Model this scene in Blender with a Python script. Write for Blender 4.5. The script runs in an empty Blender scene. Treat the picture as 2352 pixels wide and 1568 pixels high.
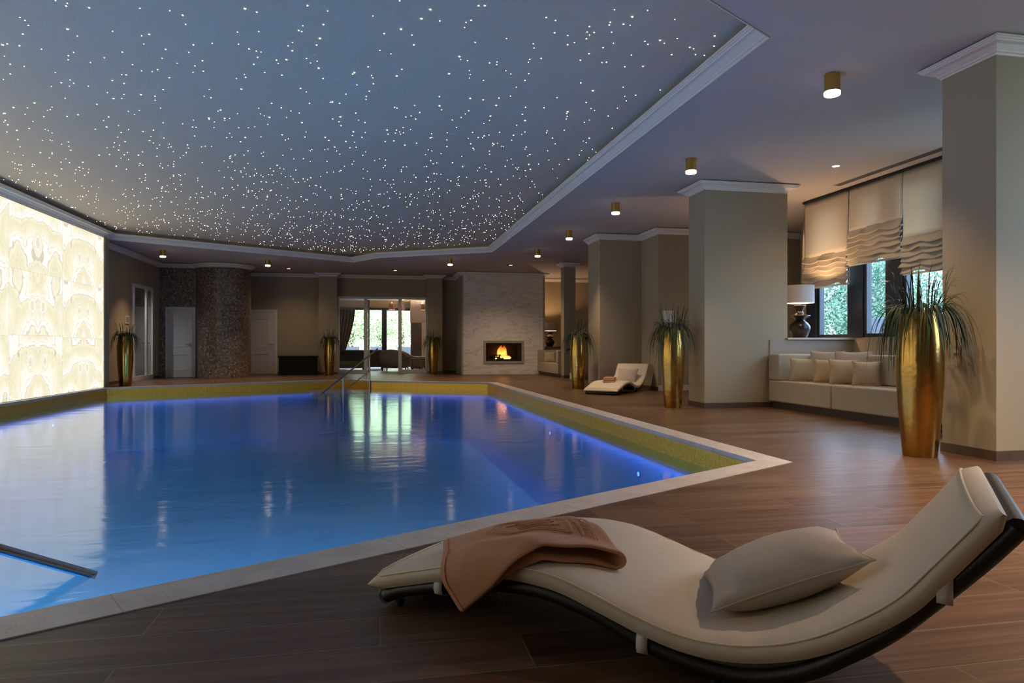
import bpy, bmesh, math, random
from mathutils import Vector, Matrix
from mathutils.geometry import tessellate_polygon
random.seed(7)
sc = bpy.context.scene
COL = sc.collection
PI = math.pi
ORIGIN = {}

# ------------------------------------------------------------------ mesh helpers
class MB:
    def __init__(s): s.v = []; s.f = []
    def add(s, vs, fs):
        n = len(s.v); s.v += [tuple(v) for v in vs]; s.f += [tuple(i + n for i in f) for f in fs]; return s
    def box(s, x0, x1, y0, y1, z0, z1):
        return s.add([(x0,y0,z0),(x1,y0,z0),(x1,y1,z0),(x0,y1,z0),(x0,y0,z1),(x1,y0,z1),(x1,y1,z1),(x0,y1,z1)],
                     [(3,2,1,0),(4,5,6,7),(0,1,5,4),(1,2,6,5),(2,3,7,6),(3,0,4,7)])
    def obox(s, c, ax, ay, hx, hy, z0, z1):
        """box with horizontal axes ax, ay (2-D unit vectors)"""
        P = []
        for z in (z0, z1):
            for a, b in ((-1,-1),(1,-1),(1,1),(-1,1)):
                P.append((c[0]+a*hx*ax[0]+b*hy*ay[0], c[1]+a*hx*ax[1]+b*hy*ay[1], z))
        return s.add(P, [(3,2,1,0),(4,5,6,7),(0,1,5,4),(1,2,6,5),(2,3,7,6),(3,0,4,7)])
    def flat(s, polys, z, up=True):
        """polygon with holes at height z"""
        allp = [p for poly in polys for p in poly]
        tris = tessellate_polygon([[Vector((p[0],p[1],0)) for p in poly] for poly in polys])
        fs = []
        for t in tris:
            a, b, c = (allp[i] for i in t)
            cr = (b[0]-a[0])*(c[1]-a[1])-(b[1]-a[1])*(c[0]-a[0])
            fs.append(tuple(t) if (cr > 0) == up else tuple(reversed(t)))
        return s.add([(p[0],p[1],z) for p in allp], fs)
    def wall(s, poly, z0, z1, closed=True, inward=False):
        n = len(poly); vs = [(p[0],p[1],z0) for p in poly] + [(p[0],p[1],z1) for p in poly]; fs = []
        for i in range(n if closed else n-1):
            j = (i+1) % n
            f = (i, j, n+j, n+i); fs.append(tuple(reversed(f)) if inward else f)
        return s.add(vs, fs)
    def prism(s, poly, z0, z1):
        s.wall(poly, z0, z1); s.flat([poly], z1, True); return s.flat([poly], z0, False)
    def tube(s, pts, r, n=10, cap=True):
        pts = [Vector(p) for p in pts]; m = len(pts)
        rs = r if isinstance(r, (list, tuple)) else [r]*m
        vs = []; up = None
        for i, p in enumerate(pts):
            t = (pts[min(i+1, m-1)] - pts[max(i-1, 0)]).normalized()
            if up is None:
                up = Vector((0,0,1)) if abs(t.z) < .9 else Vector((1,0,0))
            a = t.cross(up).normalized(); b = a.cross(t).normalized(); up = b
            for k in range(n):
                q = 2*PI*k/n; vs.append(p + rs[i]*(math.cos(q)*a + math.sin(q)*b))
        fs = []
        for i in range(m-1):
            for k in range(n):
                l = (k+1) % n; fs.append((i*n+k, i*n+l, (i+1)*n+l, (i+1)*n+k))
        if cap:
            fs.append(tuple(reversed(range(n)))); fs.append(tuple((m-1)*n+k for k in range(n)))
        return s.add(vs, fs)
    def lathe(s, prof, c=(0,0,0), n=32, cap0=False, cap1=False):
        vs = []; m = len(prof)
        for r, z in prof:
            for k in range(n):
                a = 2*PI*k/n; vs.append((c[0]+r*math.cos(a), c[1]+r*math.sin(a), c[2]+z))
        fs = []
        for i in range(m-1):
            for k in range(n):
                l = (k+1) % n; fs.append((i*n+k, i*n+l, (i+1)*n+l, (i+1)*n+k))
        if cap0: fs.append(tuple(reversed(range(n))))
        if cap1: fs.append(tuple((m-1)*n+k for k in range(n)))
        return s.add(vs, fs)
    def grid(s, rows, closed_u=False, closed_v=False):
        m, n = len(rows), len(rows[0]); vs = [p for r in rows for p in r]; fs = []
        for i in range(m if closed_u else m-1):
            for k in range(n if closed_v else n-1):
                i2, k2 = (i+1) % m, (k+1) % n
                fs.append((i*n+k, i*n+k2, i2*n+k2, i2*n+k))
        return s.add(vs, fs)
    def sweep(s, path, prof, closed=False, side=1):
        """mitred sweep of (offset, z) profile along an XY path; side=+1 offsets to the left of travel"""
        n = len(path); dirs = []
        for i in range(n if closed else n-1):
            a, b = path[i], path[(i+1) % n]; L = math.hypot(b[0]-a[0], b[1]-a[1])
            dirs.append(((b[0]-a[0])/L, (b[1]-a[1])/L))
        rows = []
        for i in range(n):
            if closed: d0, d1 = dirs[i-1], dirs[i]
            else: d0, d1 = dirs[max(i-1, 0)], dirs[min(i, n-2)]
            n0 = (-d0[1]*side, d0[0]*side); n1 = (-d1[1]*side, d1[0]*side)
            mx, my = n0[0]+n1[0], n0[1]+n1[1]; q = mx*n0[0]+my*n0[1]
            mx, my = mx/q, my/q
            rows.append([(path[i][0]+o*mx, path[i][1]+o*my, z) for o, z in prof])
        s.grid(rows, closed_u=closed)
        if not closed:
            k = len(prof)
            s.f.append(tuple(len(s.v)-n*k+i for i in range(k))); s.f.append(tuple(len(s.v)-k+i for i in reversed(range(k))))
        return s
    def build(s, name, m, parent=None, smooth=True, bevel=0, seg=2, subsurf=0, solid=0, angle=46):
        o0 = ORIGIN.get(parent.name, Vector((0,0,0))) if parent else Vector((0,0,0))
        me = bpy.data.meshes.new(name)
        me.from_pydata([tuple(Vector(v)-o0) for v in s.v], [], s.f)
        bm = bmesh.new(); bm.from_mesh(me); bmesh.ops.recalc_face_normals(bm, faces=bm.faces) if s.__dict__.get('fix', True) else None
        bm.to_mesh(me); bm.free()
        me.materials.append(m)
        if smooth:
            me.polygons.foreach_set('use_smooth', [True]*len(me.polygons)); me.set_sharp_from_angle(angle=math.radians(angle))
        o = bpy.data.objects.new(name, me); COL.objects.link(o)
        if parent: o.parent = parent
        ORIGIN[o.name] = o0
        if solid:
            q = o.modifiers.new('solid', 'SOLIDIFY'); q.thickness = solid; q.offset = 0
        if bevel:
            q = o.modifiers.new('bevel', 'BEVEL'); q.width = bevel; q.segments = seg; q.limit_method = 'ANGLE'; q.angle_limit = math.radians(40)
        if subsurf:
            q = o.modifiers.new('sub', 'SUBSURF'); q.levels = subsurf; q.render_levels = subsurf
        return o
def nofix(mb): mb.fix = False; return mb
def tag(o, label=None, cat=None, group=None, kind=None):
    if label: o['label'] = label
    if cat: o['category'] = cat
    if group: o['group'] = group
    if kind: o['kind'] = kind
    return o
def thing(name, loc, label, cat, group=None, rotz=0, kind=None):
    o = bpy.data.objects.new(name, None); COL.objects.link(o); o.location = loc; o.rotation_euler = (0,0,rotz)
    o.empty_display_size = .1; ORIGIN[o.name] = Vector(loc)
    return tag(o, label, cat, group, kind)
def structure(o, label=None, cat=None): return tag(o, label, cat, None, 'structure')
def children(o): return [c for c in bpy.data.objects if c.parent == o]
def copy_tree(o, parent=None):
    c = o.copy(); COL.objects.link(c)
    if parent: c.parent = parent
    for ch in children(o): copy_tree(ch, c)
    return c
def offset_poly(poly, d):
    """inset of a counter-clockwise polygon, one distance per edge"""
    n = len(poly); L = []
    for i in range(n):
        a, b = poly[i], poly[(i+1) % n]; l = math.hypot(b[0]-a[0], b[1]-a[1]); t = ((b[0]-a[0])/l, (b[1]-a[1])/l)
        di = d[i] if isinstance(d, (list, tuple)) else d
        L.append(((a[0]-t[1]*di, a[1]+t[0]*di), t))
    out = []
    for i in range(n):
        (p, t), (q, r) = L[i-1], L[i]
        den = t[0]*r[1]-t[1]*r[0]; k = ((q[0]-p[0])*r[1]-(q[1]-p[1])*r[0])/den
        out.append((p[0]+t[0]*k, p[1]+t[1]*k))
    return out

# ------------------------------------------------------------------ material helpers
class NT:
    def __init__(s, name):
        s.m = bpy.data.materials.new(name); s.m.use_nodes = True; s.t = s.m.node_tree; s.t.nodes.clear()
        s.out = s.n('ShaderNodeOutputMaterial')
    def n(s, typ, **kw):
        o = s.t.nodes.new(typ)
        for k, v in kw.items():
            if k in o.inputs.keys() if not hasattr(o, k) else False: o.inputs[k].default_value = v
            elif hasattr(o, k): setattr(o, k, v)
        return o
    def l(s, a, b): s.t.links.new(a, b); return s
    def val(s, o, **kw):
        for k, v in kw.items():
            key = k.replace('_', ' ')
            if hasattr(v, 'is_output'): s.l(v, o.inputs[key])
            else: o.inputs[key].default_value = v
        return o
    def math(s, op, a, b=None, c=None):
        o = s.n('ShaderNodeMath'); o.operation = op
        for i, v in enumerate((a, b, c)):
            if v is None: continue
            if hasattr(v, 'is_output'): s.l(v, o.inputs[i])
            else: o.inputs[i].default_value = v
        return o.outputs[0]
    def ramp(s, fac, stops, interp='LINEAR'):
        o = s.n('ShaderNodeValToRGB'); o.color_ramp.interpolation = interp; e = o.color_ramp.elements
        while len(e) < len(stops): e.new(.5)
        for el, (p, c) in zip(e, stops): el.position = p; el.color = (*c, 1) if len(c) == 3 else c
        s.l(fac, o.inputs[0]); return o.outputs[0]
    def mix(s, fac, a, b, typ='MIX'):
        o = s.n('ShaderNodeMix'); o.data_type = 'RGBA'; o.blend_type = typ
        for v, k in ((fac, 0), (a, 6), (b, 7)):
            if hasattr(v, 'is_output'): s.l(v, o.inputs[k])
            else: o.inputs[k].default_value = v if k == 0 else (*v, 1)
        return o.outputs[2]
    def pos(s): return s.n('ShaderNodeNewGeometry').outputs['Position']
    def objc(s): return s.n('ShaderNodeTexCoord').outputs['Object']
    def map(s, vec, loc=(0,0,0), rot=(0,0,0), scale=(1,1,1)):
        o = s.n('ShaderNodeMapping'); s.l(vec, o.inputs[0]); o.inputs[1].default_value = loc; o.inputs[2].default_value = rot; o.inputs[3].default_value = scale
        return o.outputs[0]
    def noise(s, vec, scale, detail=3, rough=.5, dist=0):
        o = s.n('ShaderNodeTexNoise'); s.l(vec, o.inputs['Vector']); s.val(o, Scale=scale, Detail=detail, Roughness=rough, Distortion=dist); return o.outputs[0]
    def sep(s, vec):
        o = s.n('ShaderNodeSeparateXYZ'); s.l(vec, o.inputs[0]); return o.outputs
    def comb(s, x, y, z):
        o = s.n('ShaderNodeCombineXYZ')
        for i, v in enumerate((x, y, z)):
            if hasattr(v, 'is_output'): s.l(v, o.inputs[i])
            else: o.inputs[i].default_value = v
        return o.outputs[0]
    def bump(s, h, strength=.3, dist=.01):
        o = s.n('ShaderNodeBump'); s.l(h, o.inputs['Height']); s.val(o, Strength=strength, Distance=dist); return o.outputs[0]
    def pbsdf(s, color, rough=.5, metal=0, spec=.5, normal=None, **kw):
        b = s.n('ShaderNodeBsdfPrincipled')
        for v, k in ((color, 'Base Color'), (rough, 'Roughness'), (metal, 'Metallic'), (spec, 'Specular IOR Level')):
            if hasattr(v, 'is_output'): s.l(v, b.inputs[k])
            else: b.inputs[k].default_value = (*v, 1) if isinstance(v, tuple) else v
        if normal is not None: s.l(normal, b.inputs['Normal'])
        for k, v in kw.items():
            k = k.replace('_', ' '); b.inputs[k].default_value = (*v, 1) if isinstance(v, tuple) else v
        return b.outputs[0]
    def done(s, shader): s.l(shader, s.out.inputs[0]); return s.m
def simple(name, col, rough=.5, metal=0, spec=.5, bump=None, var=None, **kw):
    t = NT(name); c = col; nrm = None
    if var or bump:
        oc = t.objc()
    if var:
        f = t.noise(oc, var[0], 3); c = t.mix(f, tuple(x*(1-var[1]) for x in col), tuple(min(1, x*(1+var[1])) for x in col))
    if bump: nrm = t.bump(t.noise(oc, bump[0], 3, .6), bump[1], bump[2] if len(bump) > 2 else .005)
    return t.done(t.pbsdf(c, rough, metal, spec, nrm, **kw))
def emit(name, col, strength, sample=True):
    t = NT(name); e = t.n('ShaderNodeEmission'); t.val(e, Color=(*col, 1), Strength=strength); m = t.done(e.outputs[0])
    if not sample: m.cycles.emission_sampling = 'NONE'
    return m
def schlick(t, f0, normal=None):
    g = t.n('ShaderNodeNewGeometry'); d = t.n('ShaderNodeVectorMath'); d.operation = 'DOT_PRODUCT'
    t.l(normal if normal is not None else g.outputs['Normal'], d.inputs[0]); t.l(g.outputs['Incoming'], d.inputs[1])
    c = t.math('SUBTRACT', 1.0, t.math('MINIMUM', t.math('ABSOLUTE', d.outputs['Value']), 1.0))
    return t.math('MULTIPLY_ADD', t.math('POWER', c, 5.0), 1-f0, f0)
def glass(name, tint=(1,1,1), ior=1.45, rough=0.0):
    t = NT(name); fr = schlick(t, .035)
    g = t.n('ShaderNodeBsdfGlossy'); t.val(g, Roughness=rough, Color=(1,1,1,1))
    tr = t.n('ShaderNodeBsdfTransparent'); t.val(tr, Color=(*tint, 1))
    mx = t.n('ShaderNodeMixShader'); t.l(fr, mx.inputs[0]); t.l(tr.outputs[0], mx.inputs[1]); t.l(g.outputs[0], mx.inputs[2])
    return t.done(mx.outputs[0])

M = {}
M['wall'] = simple('beige_wallpaper', (.385,.315,.21), .75, spec=.25, bump=(180, .08, .002), var=(60, .05))
M['plaster'] = simple('white_plaster', (.62,.575,.54), .85, spec=.2, bump=(90, .05, .002))
M['cornice'] = simple('cornice_paint', (.86,.83,.77), .5, spec=.35)
M['door_white'] = simple('white_lacquer', (.62,.575,.53), .35, spec=.4)
M['frame_white'] = simple('white_frame_paint', (.70,.68,.65), .4)
M['skirting'] = simple('wood_tile_skirting', (.10,.062,.04), .4, var=(6, .3))
M['brass'] = simple('brushed_brass', (.62,.40,.10), .28, 1.0)
M['steel'] = simple('brushed_steel', (.42,.41,.42), .26, 1.0)
M['chrome'] = simple('polished_chrome', (.7,.68,.65), .12, 1.0)
M['black'] = simple('matt_black', (.008,.008,.008), .5)
M['charcoal_lamp'] = simple('glazed_dark_ceramic', (.014,.010,.009), .30, spec=.4)
M['shade'] = simple('lampshade_fabric', (.62,.60,.60), .8, spec=.1, bump=(400, .05, .001))
M['sofa'] = simple('sofa_upholstery', (.44,.37,.27), .85, spec=.15, bump=(350, .12, .002), var=(40, .06))
M['pillow'] = simple('linen_pillow', (.47,.38,.26), .9, spec=.1, bump=(300, .15, .002), var=(200, .1))
M['pillow_yellow'] = simple('linen_pillow_straw', (.48,.40,.26), .9, spec=.1, bump=(300, .15, .002), var=(200, .1))
M['pillow_sand'] = simple('linen_pillow_sand', (.52,.37,.22), .9, spec=.1, bump=(300, .15, .002), var=(200, .1))
M['pillow_grey'] = simple('linen_pillow_greige', (.50,.43,.36), .9, spec=.1, bump=(300, .15, .002), var=(200, .1))
M['mattress'] = simple('cream_canvas', (.66,.56,.43), .6, spec=.25, bump=(14, .10, .02))
M['piping'] = simple('cream_piping', (.80,.66,.46), .6, spec=.2)
M['rattan'] = None
M['terry'] = None
M['plinth'] = simple('dark_oak_plinth', (.085,.06,.04), .5, var=(30, .3))
M['stone'] = simple('beige_stone_cladding', (.34,.275,.21), .45, var=(5, .12), bump=(30, .05, .003))
M['sill'] = simple('pale_stone_sill', (.55,.46,.35), .35, var=(9, .1))
M['leaf_pot'] = simple('grass_blade_green', (.018,.034,.009), .5, spec=.3, var=(12, .4))
M['soil'] = simple('potting_soil', (.02,.014,.01), .9)
M['chest'] = simple('dark_brown_chest', (.013,.007,.005), .6, spec=.2, var=(20, .3))
M['ebony'] = simple('dark_handrail_wood', (.035,.02,.013), .35)
M['frame_dark'] = simple('dark_blue_window_frame', (.012,.016,.03), .35)
M['glass'] = glass('window_glass'); M['glass_tint'] = glass('blue_tinted_window_glass', (.74,.84,.95))
M['lamp_glow'] = emit('lamp_diffuser_glow', (1.0,.84,.70), 3.0); M['lamp_lens'] = emit('lamp_lens_glow', (1.0,.80,.62), 9.0, False)
M['spot_glow'] = emit('spotlight_glow', (1.0,.80,.62), 12.0, False)
M['star'] = emit('fibre_star_glow', (1.0,.92,.80), 9.0, False)
M['pool_lamp'] = emit('pool_lamp_glow', (.10,.22,1.0), 3.0)
M['ember'] = emit('ember_glow', (1.0,.35,.06), 4.0)
M['paper'] = simple('white_notice', (.72,.70,.72), .6)
M['bark'] = simple('tree_bark', (.09,.07,.05), .9, bump=(20,.5,.02))
M['terrace'] = simple('terrace_paving', (.16,.165,.17), .8, var=(3, .1))
M['planter_grey'] = simple('blue_grey_planter', (.20,.26,.34), .6)
M['dark_fabric'] = simple('dark_brown_upholstery', (.022,.017,.016), .8)
M['chair_fabric'] = simple('taupe_upholstery', (.30,.25,.225), .85, bump=(250,.1,.002))
M['chair_inner'] = simple('pale_rose_upholstery', (.52,.44,.40), .85)
M['curtain'] = simple('grey_brown_curtain', (.17,.14,.13), .75, var=(2,.2))
M['outdoor_dark'] = simple('dark_outdoor_weave', (.02,.03,.05), .7)
M['cord_tan'] = simple('tan_cord', (.42,.24,.14), .7)
M['shade_brown'] = simple('brown_drum_shade', (.16,.08,.06), .8)
M['trim_dark'] = simple('shadow_gap_black', (.012,.010,.009), .8)
M['vent'] = simple('vent_grey', (.12,.11,.11), .5)

def floor_mat():
    t = NT('wood_look_plank_floor'); p = t.pos(); x, y, z = t.sep(p)
    v = t.comb(t.math('ADD', x, 20.27), t.math('ADD', y, 20-2.208+.238*20-4.76*1), 0)
    v = t.comb(t.math('ADD', x, 20.27), t.math('ADD', y, .238*90-2.208), 0)
    b = t.n('ShaderNodeTexBrick'); t.l(v, b.inputs['Vector']); b.offset = .37; b.offset_frequency = 2; b.squash = 1
    t.val(b, Scale=1.0, Mortar_Size=.0022, Mortar_Smooth=.1, Bias=0.0, Brick_Width=1.22, Row_Height=.238)
    b.inputs['Color1'].default_value = (0,0,0,1); b.inputs['Color2'].default_value = (1,1,1,1); b.inputs['Mortar'].default_value = (.5,.5,.5,1)
    rnd = t.n('ShaderNodeSeparateColor'); t.l(b.outputs['Color'], rnd.inputs[0]); r = rnd.outputs[0]
    sh = t.math('MULTIPLY', r, 37.0)
    gv = t.comb(t.math('ADD', t.math('MULTIPLY', x, .8), sh), t.math('ADD', t.math('MULTIPLY', y, 24.0), t.math('MULTIPLY', r, 91.0)), sh)
    g1 = t.noise(gv, 1.0, 7, .68, .7)
    gv2 = t.comb(t.math('MULTIPLY', x, 3.0), t.math('MULTIPLY', y, 70.0), sh)
    g2 = t.noise(gv2, 1.0, 4, .6, .3)
    base = t.ramp(g1, [(.36, (.035,.017,.009)), (.45, (.12,.064,.036)), (.53, (.22,.128,.078)), (.63, (.34,.21,.135))])
    base = t.mix(t.math('MULTIPLY', t.math('SUBTRACT', g2, .2), .85), base, (.07,.037,.022))
    base = t.mix(.5, base, t.ramp(r, [(0, (.085,.045,.026)), (.3, (.20,.105,.060)), (.55, (.13,.075,.046)), (.8, (.24,.135,.08)), (1, (.25,.17,.11))]))
    base = t.mix(1.0, base, (.68,.61,.55), 'MULTIPLY')
    col = t.mix(b.outputs['Fac'], base, (.21,.155,.118))
    h = t.math('SUBTRACT', t.math('MULTIPLY', g2, .25), b.outputs['Fac'])
    rough = t.math('ADD', t.math('MULTIPLY', g2, .14), .30)
    return t.done(t.pbsdf(col, rough, 0, .28, t.bump(h, .25, .002)))
M['floor'] = floor_mat()
def travertine():
    t = NT('travertine_coping'); p = t.pos()
    a = t.noise(p, 6, 5, .6); c = t.ramp(a, [(.3, (.50,.42,.37)), (.7, (.62,.55,.49))])
    vo = t.n('ShaderNodeTexVoronoi'); t.l(t.map(p, scale=(1,1.6,1)), vo.inputs['Vector']); t.val(vo, Scale=52.0)
    n2 = t.noise(p, 60, 2)
    pit = t.math('MULTIPLY', t.math('LESS_THAN', t.math('ADD', vo.outputs['Distance'], t.math('MULTIPLY', n2, .25)), .30), t.math('GREATER_THAN', t.noise(p, 3.5, 2), .46))
    c = t.mix(pit, c, (.24,.17,.12))
    x, y, z = t.sep(p)
    al = t.math('ADD', t.math('MULTIPLY', x, .8725), t.math('MULTIPLY', y, .4886)); dn = t.math('ADD', t.math('MULTIPLY', x, .4886), t.math('MULTIPLY', y, -.8725))
    j1 = t.math('MULTIPLY', t.math('LESS_THAN', t.math('FRACT', t.math('ADD', t.math('DIVIDE', al, 1.18), 9.55)), .0045), t.math('GREATER_THAN', dn, -3.1))
    j2 = t.math('MULTIPLY', t.math('LESS_THAN', t.math('FRACT', t.math('DIVIDE', y, 1.18)), .005), t.math('MULTIPLY', t.math('GREATER_THAN', x, 2.7), t.math('GREATER_THAN', y, 5.3)))
    c = t.mix(t.math('MULTIPLY', t.math('MAXIMUM', j1, j2), .7), c, (.30,.24,.18))
    return t.done(t.pbsdf(c, .4, 0, .4, t.bump(t.math('MULTIPLY', pit, -1.0), .5, .004)))
M['travertine'] = travertine()
def gold_mosaic():
    t = NT('gold_mosaic'); p = t.pos(); vo = t.n('ShaderNodeTexVoronoi'); t.l(p, vo.inputs['Vector']); t.val(vo, Scale=70.0, Randomness=.45)
    c = t.mix(t.sep(vo.outputs['Color'])[0], (.74,.36,.025), (.98,.56,.06))
    n = t.n('ShaderNodeNormalMap')
    return t.done(t.pbsdf(c, .38, .5, .5, t.bump(t.sep(vo.outputs['Color'])[1], .35, .01)))
M['gold_mosaic'] = gold_mosaic()
def gold_pot():
    t = NT('hammered_gold'); oc = t.objc(); a = t.noise(oc, 7, 2, .5); b = t.noise(oc, 60, 2)
    c = t.mix(a, (.40,.22,.05), (.62,.38,.10))
    h = t.math('ADD', a, t.math('MULTIPLY', b, .06))
    return t.done(t.pbsdf(c, .2, 1.0, .5, t.bump(h, .22, .02)))
M['gold_pot'] = gold_pot()
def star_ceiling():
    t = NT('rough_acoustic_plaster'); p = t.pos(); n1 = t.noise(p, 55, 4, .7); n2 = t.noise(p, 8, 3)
    c = t.mix(n2, (.78,.68,.53), (.86,.75,.59)); c = t.mix(t.math('MULTIPLY', n1, .35), c, (.52,.45,.35))  # warm tint put into the grey plaster to offset blue pool light
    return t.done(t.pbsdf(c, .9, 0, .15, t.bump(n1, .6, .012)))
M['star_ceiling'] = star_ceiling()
def water():
    t = NT('pool_water'); p = t.pos()
    n1 = t.noise(t.map(p, rot=(0,0,.35), scale=(1.0,2.2,1)), 1.3, 3, .5, .4)
    n2 = t.noise(t.map(p, rot=(0,0,-.2), scale=(1.0,2.6,1)), 7.0, 2, .5)
    nr = t.bump(t.math('ADD', n1, t.math('MULTIPLY', n2, .10)), .10, .05)
    fr = schlick(t, .022, nr)
    g = t.n('ShaderNodeBsdfGlossy'); t.val(g, Roughness=.10, Color=(.95,.97,1,1)); t.l(nr, g.inputs['Normal'])
    tr = t.n('ShaderNodeBsdfTransparent'); t.val(tr, Color=(.55,.80,.99,1))
    mx = t.n('ShaderNodeMixShader'); t.l(fr, mx.inputs[0]); t.l(tr.outputs[0], mx.inputs[1]); t.l(g.outputs[0], mx.inputs[2])
    return t.done(mx.outputs[0])
M['water'] = water()
M['pool_tile'] = simple('blue_pool_tile', (.20,.46,.66), .4, var=(3, .06))
def onyx():
    t = NT('backlit_onyx'); p = t.pos(); x, y, z = t.sep(p)
    U = t.math('DIVIDE', t.math('SUBTRACT', y, 13.2-20.5), 2.05); V = t.math('DIVIDE', z, 1.16)
    ci = t.math('FLOOR', U); odd = t.math('MODULO', ci, 2.0)
    V = t.math('ADD', V, t.math('MULTIPLY', odd, .02))
    ri = t.math('FLOOR', V)
    fu = t.math('FRACT', U); fv = t.math('FRACT', V)
    mu = t.math('ABSOLUTE', t.math('SUBTRACT', fu, .5))           # book-matched about each slab's centre
    hsh = t.math('FRACT', t.math('MULTIPLY', t.math('SINE', t.math('ADD', t.math('MULTIPLY', ci, 12.99), t.math('MULTIPLY', ri, 78.23))), 4375.85))
    a = t.math('ADD', t.math('MULTIPLY', mu, 2.05), t.math('MULTIPLY', hsh, 7.0)); bb = t.math('ADD', t.math('MULTIPLY', fv, 1.16), t.math('MULTIPLY', hsh, 3.0))
    vec = t.comb(a, bb, hsh)
    nn = t.noise(vec, 1.6, 3, .5)
    nn2 = t.noise(vec, 5.0, 4, .55)
    wv = t.comb(t.math('ADD', a, t.math('MULTIPLY', nn, .42)), t.math('ADD', bb, t.math('MULTIPLY', nn2, .14)), hsh)
    vo = t.n('ShaderNodeTexVoronoi'); vo.feature = 'SMOOTH_F1'; t.l(wv, vo.inputs['Vector']); t.val(vo, Scale=1.05, Smoothness=.10, Randomness=.8)
    d = vo.outputs['Distance']
    band = t.math('ADD', t.math('MULTIPLY', d, 1.0), t.math('MULTIPLY', t.math('ADD', bb, t.math('MULTIPLY', nn2, .30)), .75))
    f = t.math('FRACT', t.math('MULTIPLY', band, 1.75))
    fine = t.noise(t.comb(t.math('MULTIPLY', band, 26.0), 0.0, hsh), 1.0, 3, .6)
    c = t.ramp(f, [(0, (.86,.81,.61)), (.22, (.82,.77,.56)), (.40, (.90,.86,.70)), (.455, (.62,.56,.42)), (.475, (1.0,.985,.94)), (.60, (1.0,.975,.91)), (.635, (.76,.70,.55)), (.655, (1.0,.985,.93)), (.78, (.92,.88,.73)), (1, (.86,.81,.61))])
    h2 = t.math('FRACT', t.math('MULTIPLY', hsh, 17.3)); h3 = t.math('FRACT', t.math('MULTIPLY', hsh, 53.7))
    ex_ = t.math('MULTIPLY', t.math('SUBTRACT', mu, t.math('MULTIPLY', t.math('GREATER_THAN', h2, .55), t.math('MULTIPLY_ADD', h3, .10, .07))), 2.05)
    ez_ = t.math('MULTIPLY', t.math('SUBTRACT', fv, t.math('MULTIPLY_ADD', h3, .30, .38)), .86)
    er = t.math('SQRT', t.math('ADD', t.math('MULTIPLY', ex_, ex_), t.math('MULTIPLY', ez_, ez_)))
    er = t.math('ADD', er, t.math('MULTIPLY', t.math('SUBTRACT', nn2, .5), .07)); er = t.math('MULTIPLY', er, t.math('MULTIPLY_ADD', h2, .9, .75))
    ec = t.ramp(er, [(0, (.70,.66,.50)), (.065, (.84,.80,.64)), (.085, (.66,.61,.47)), (.094, (.99,.97,.91)), (.135, (.97,.94,.85)), (.148, (.74,.69,.54)), (.156, (.92,.88,.73)), (.20, (.86,.81,.61)), (.215, (.98,.95,.87))])
    c = t.mix(t.ramp(er, [(.205, (1,1,1)), (.225, (0,0,0))]), c, ec)
    c = t.mix(t.math('MULTIPLY', t.math('SUBTRACT', fine, .35), .8), c, (.78,.68,.42))
    vein = t.noise(t.comb(t.math('MULTIPLY', a, 6.0), t.math('MULTIPLY', bb, 1.2), hsh), 1.0, 5, .65, 1.0)
    vl = t.math('LESS_THAN', t.math('ABSOLUTE', t.math('SUBTRACT', vein, .5)), .006)
    c = t.mix(t.math('MULTIPLY', vl, .4), c, (.45,.36,.2))
    rust = t.math('GREATER_THAN', t.noise(vec, 2.1, 3), .735)
    c = t.mix(t.math('MULTIPLY', rust, .5), c, (.55,.36,.16))
    jn = t.math('MINIMUM', t.math('MINIMUM', fu, t.math('SUBTRACT', 1.0, fu)), t.math('MULTIPLY', t.math('MINIMUM', fv, t.math('SUBTRACT', 1.0, fv)), .57))
    c = t.mix(t.math('MULTIPLY', t.math('LESS_THAN', jn, .0025), .5), c, (.6,.5,.3))
    e = t.n('ShaderNodeEmission'); t.l(c, e.inputs['Color']); e.inputs['Strength'].default_value = .67
    g = t.n('ShaderNodeBsdfGlossy'); t.val(g, Roughness=.15, Color=(.04,.04,.04,1))
    ad = t.n('ShaderNodeAddShader'); t.l(e.outputs[0], ad.inputs[0]); t.l(g.outputs[0], ad.inputs[1])
    return t.done(ad.outputs[0])
M['onyx'] = onyx()
def marble():
    t = NT('cream_veined_marble'); p = t.pos(); x, y, z = t.sep(p)
    u = t.math('ADD', x, y)
    ri = t.math('FLOOR', t.math('DIVIDE', z, .42)); ci = t.math('FLOOR', t.math('ADD', t.math('DIVIDE', u, .88), t.math('MULTIPLY', t.math('MODULO', ri, 2.0), .41)))
    hsh = t.math('FRACT', t.math('MULTIPLY', t.math('SINE', t.math('ADD', t.math('MULTIPLY', ci, 3.1), t.math('MULTIPLY', ri, 7.7))), 43.5))
    v = t.comb(t.math('ADD', u, t.math('MULTIPLY', hsh, .9)), t.math('ADD', z, t.math('MULTIPLY', hsh, .5)), t.math('MULTIPLY', hsh, .6))
    n = t.noise(t.map(v, rot=(0,0,.22), scale=(.62,2.3,1)), 1.0, 4, .55, .9)
    c = t.ramp(n, [(.28, (.80,.765,.71)), (.38, (.86,.83,.78)), (.43, (.84,.80,.75)), (.462, (.66,.58,.47)), (.475, (.86,.83,.78)), (.56, (.84,.81,.76)), (.585, (.72,.65,.55)), (.62, (.87,.84,.79)), (.70, (.80,.75,.68)), (.74, (.87,.84,.80))])
    fn = t.noise(t.comb(t.math('MULTIPLY', n, 26.0), hsh, 0.0), 1.0, 2)
    c = t.mix(t.math('MULTIPLY', fn, .22), c, (.66,.58,.48))
    fz = t.math('FRACT', t.math('DIVIDE', z, .42)); jl = t.math('LESS_THAN', fz, .006)
    c = t.mix(t.math('MULTIPLY', jl, .25), c, (.45,.40,.33))
    return t.done(t.pbsdf(c, .3, 0, .4))
M['marble'] = marble()
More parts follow.
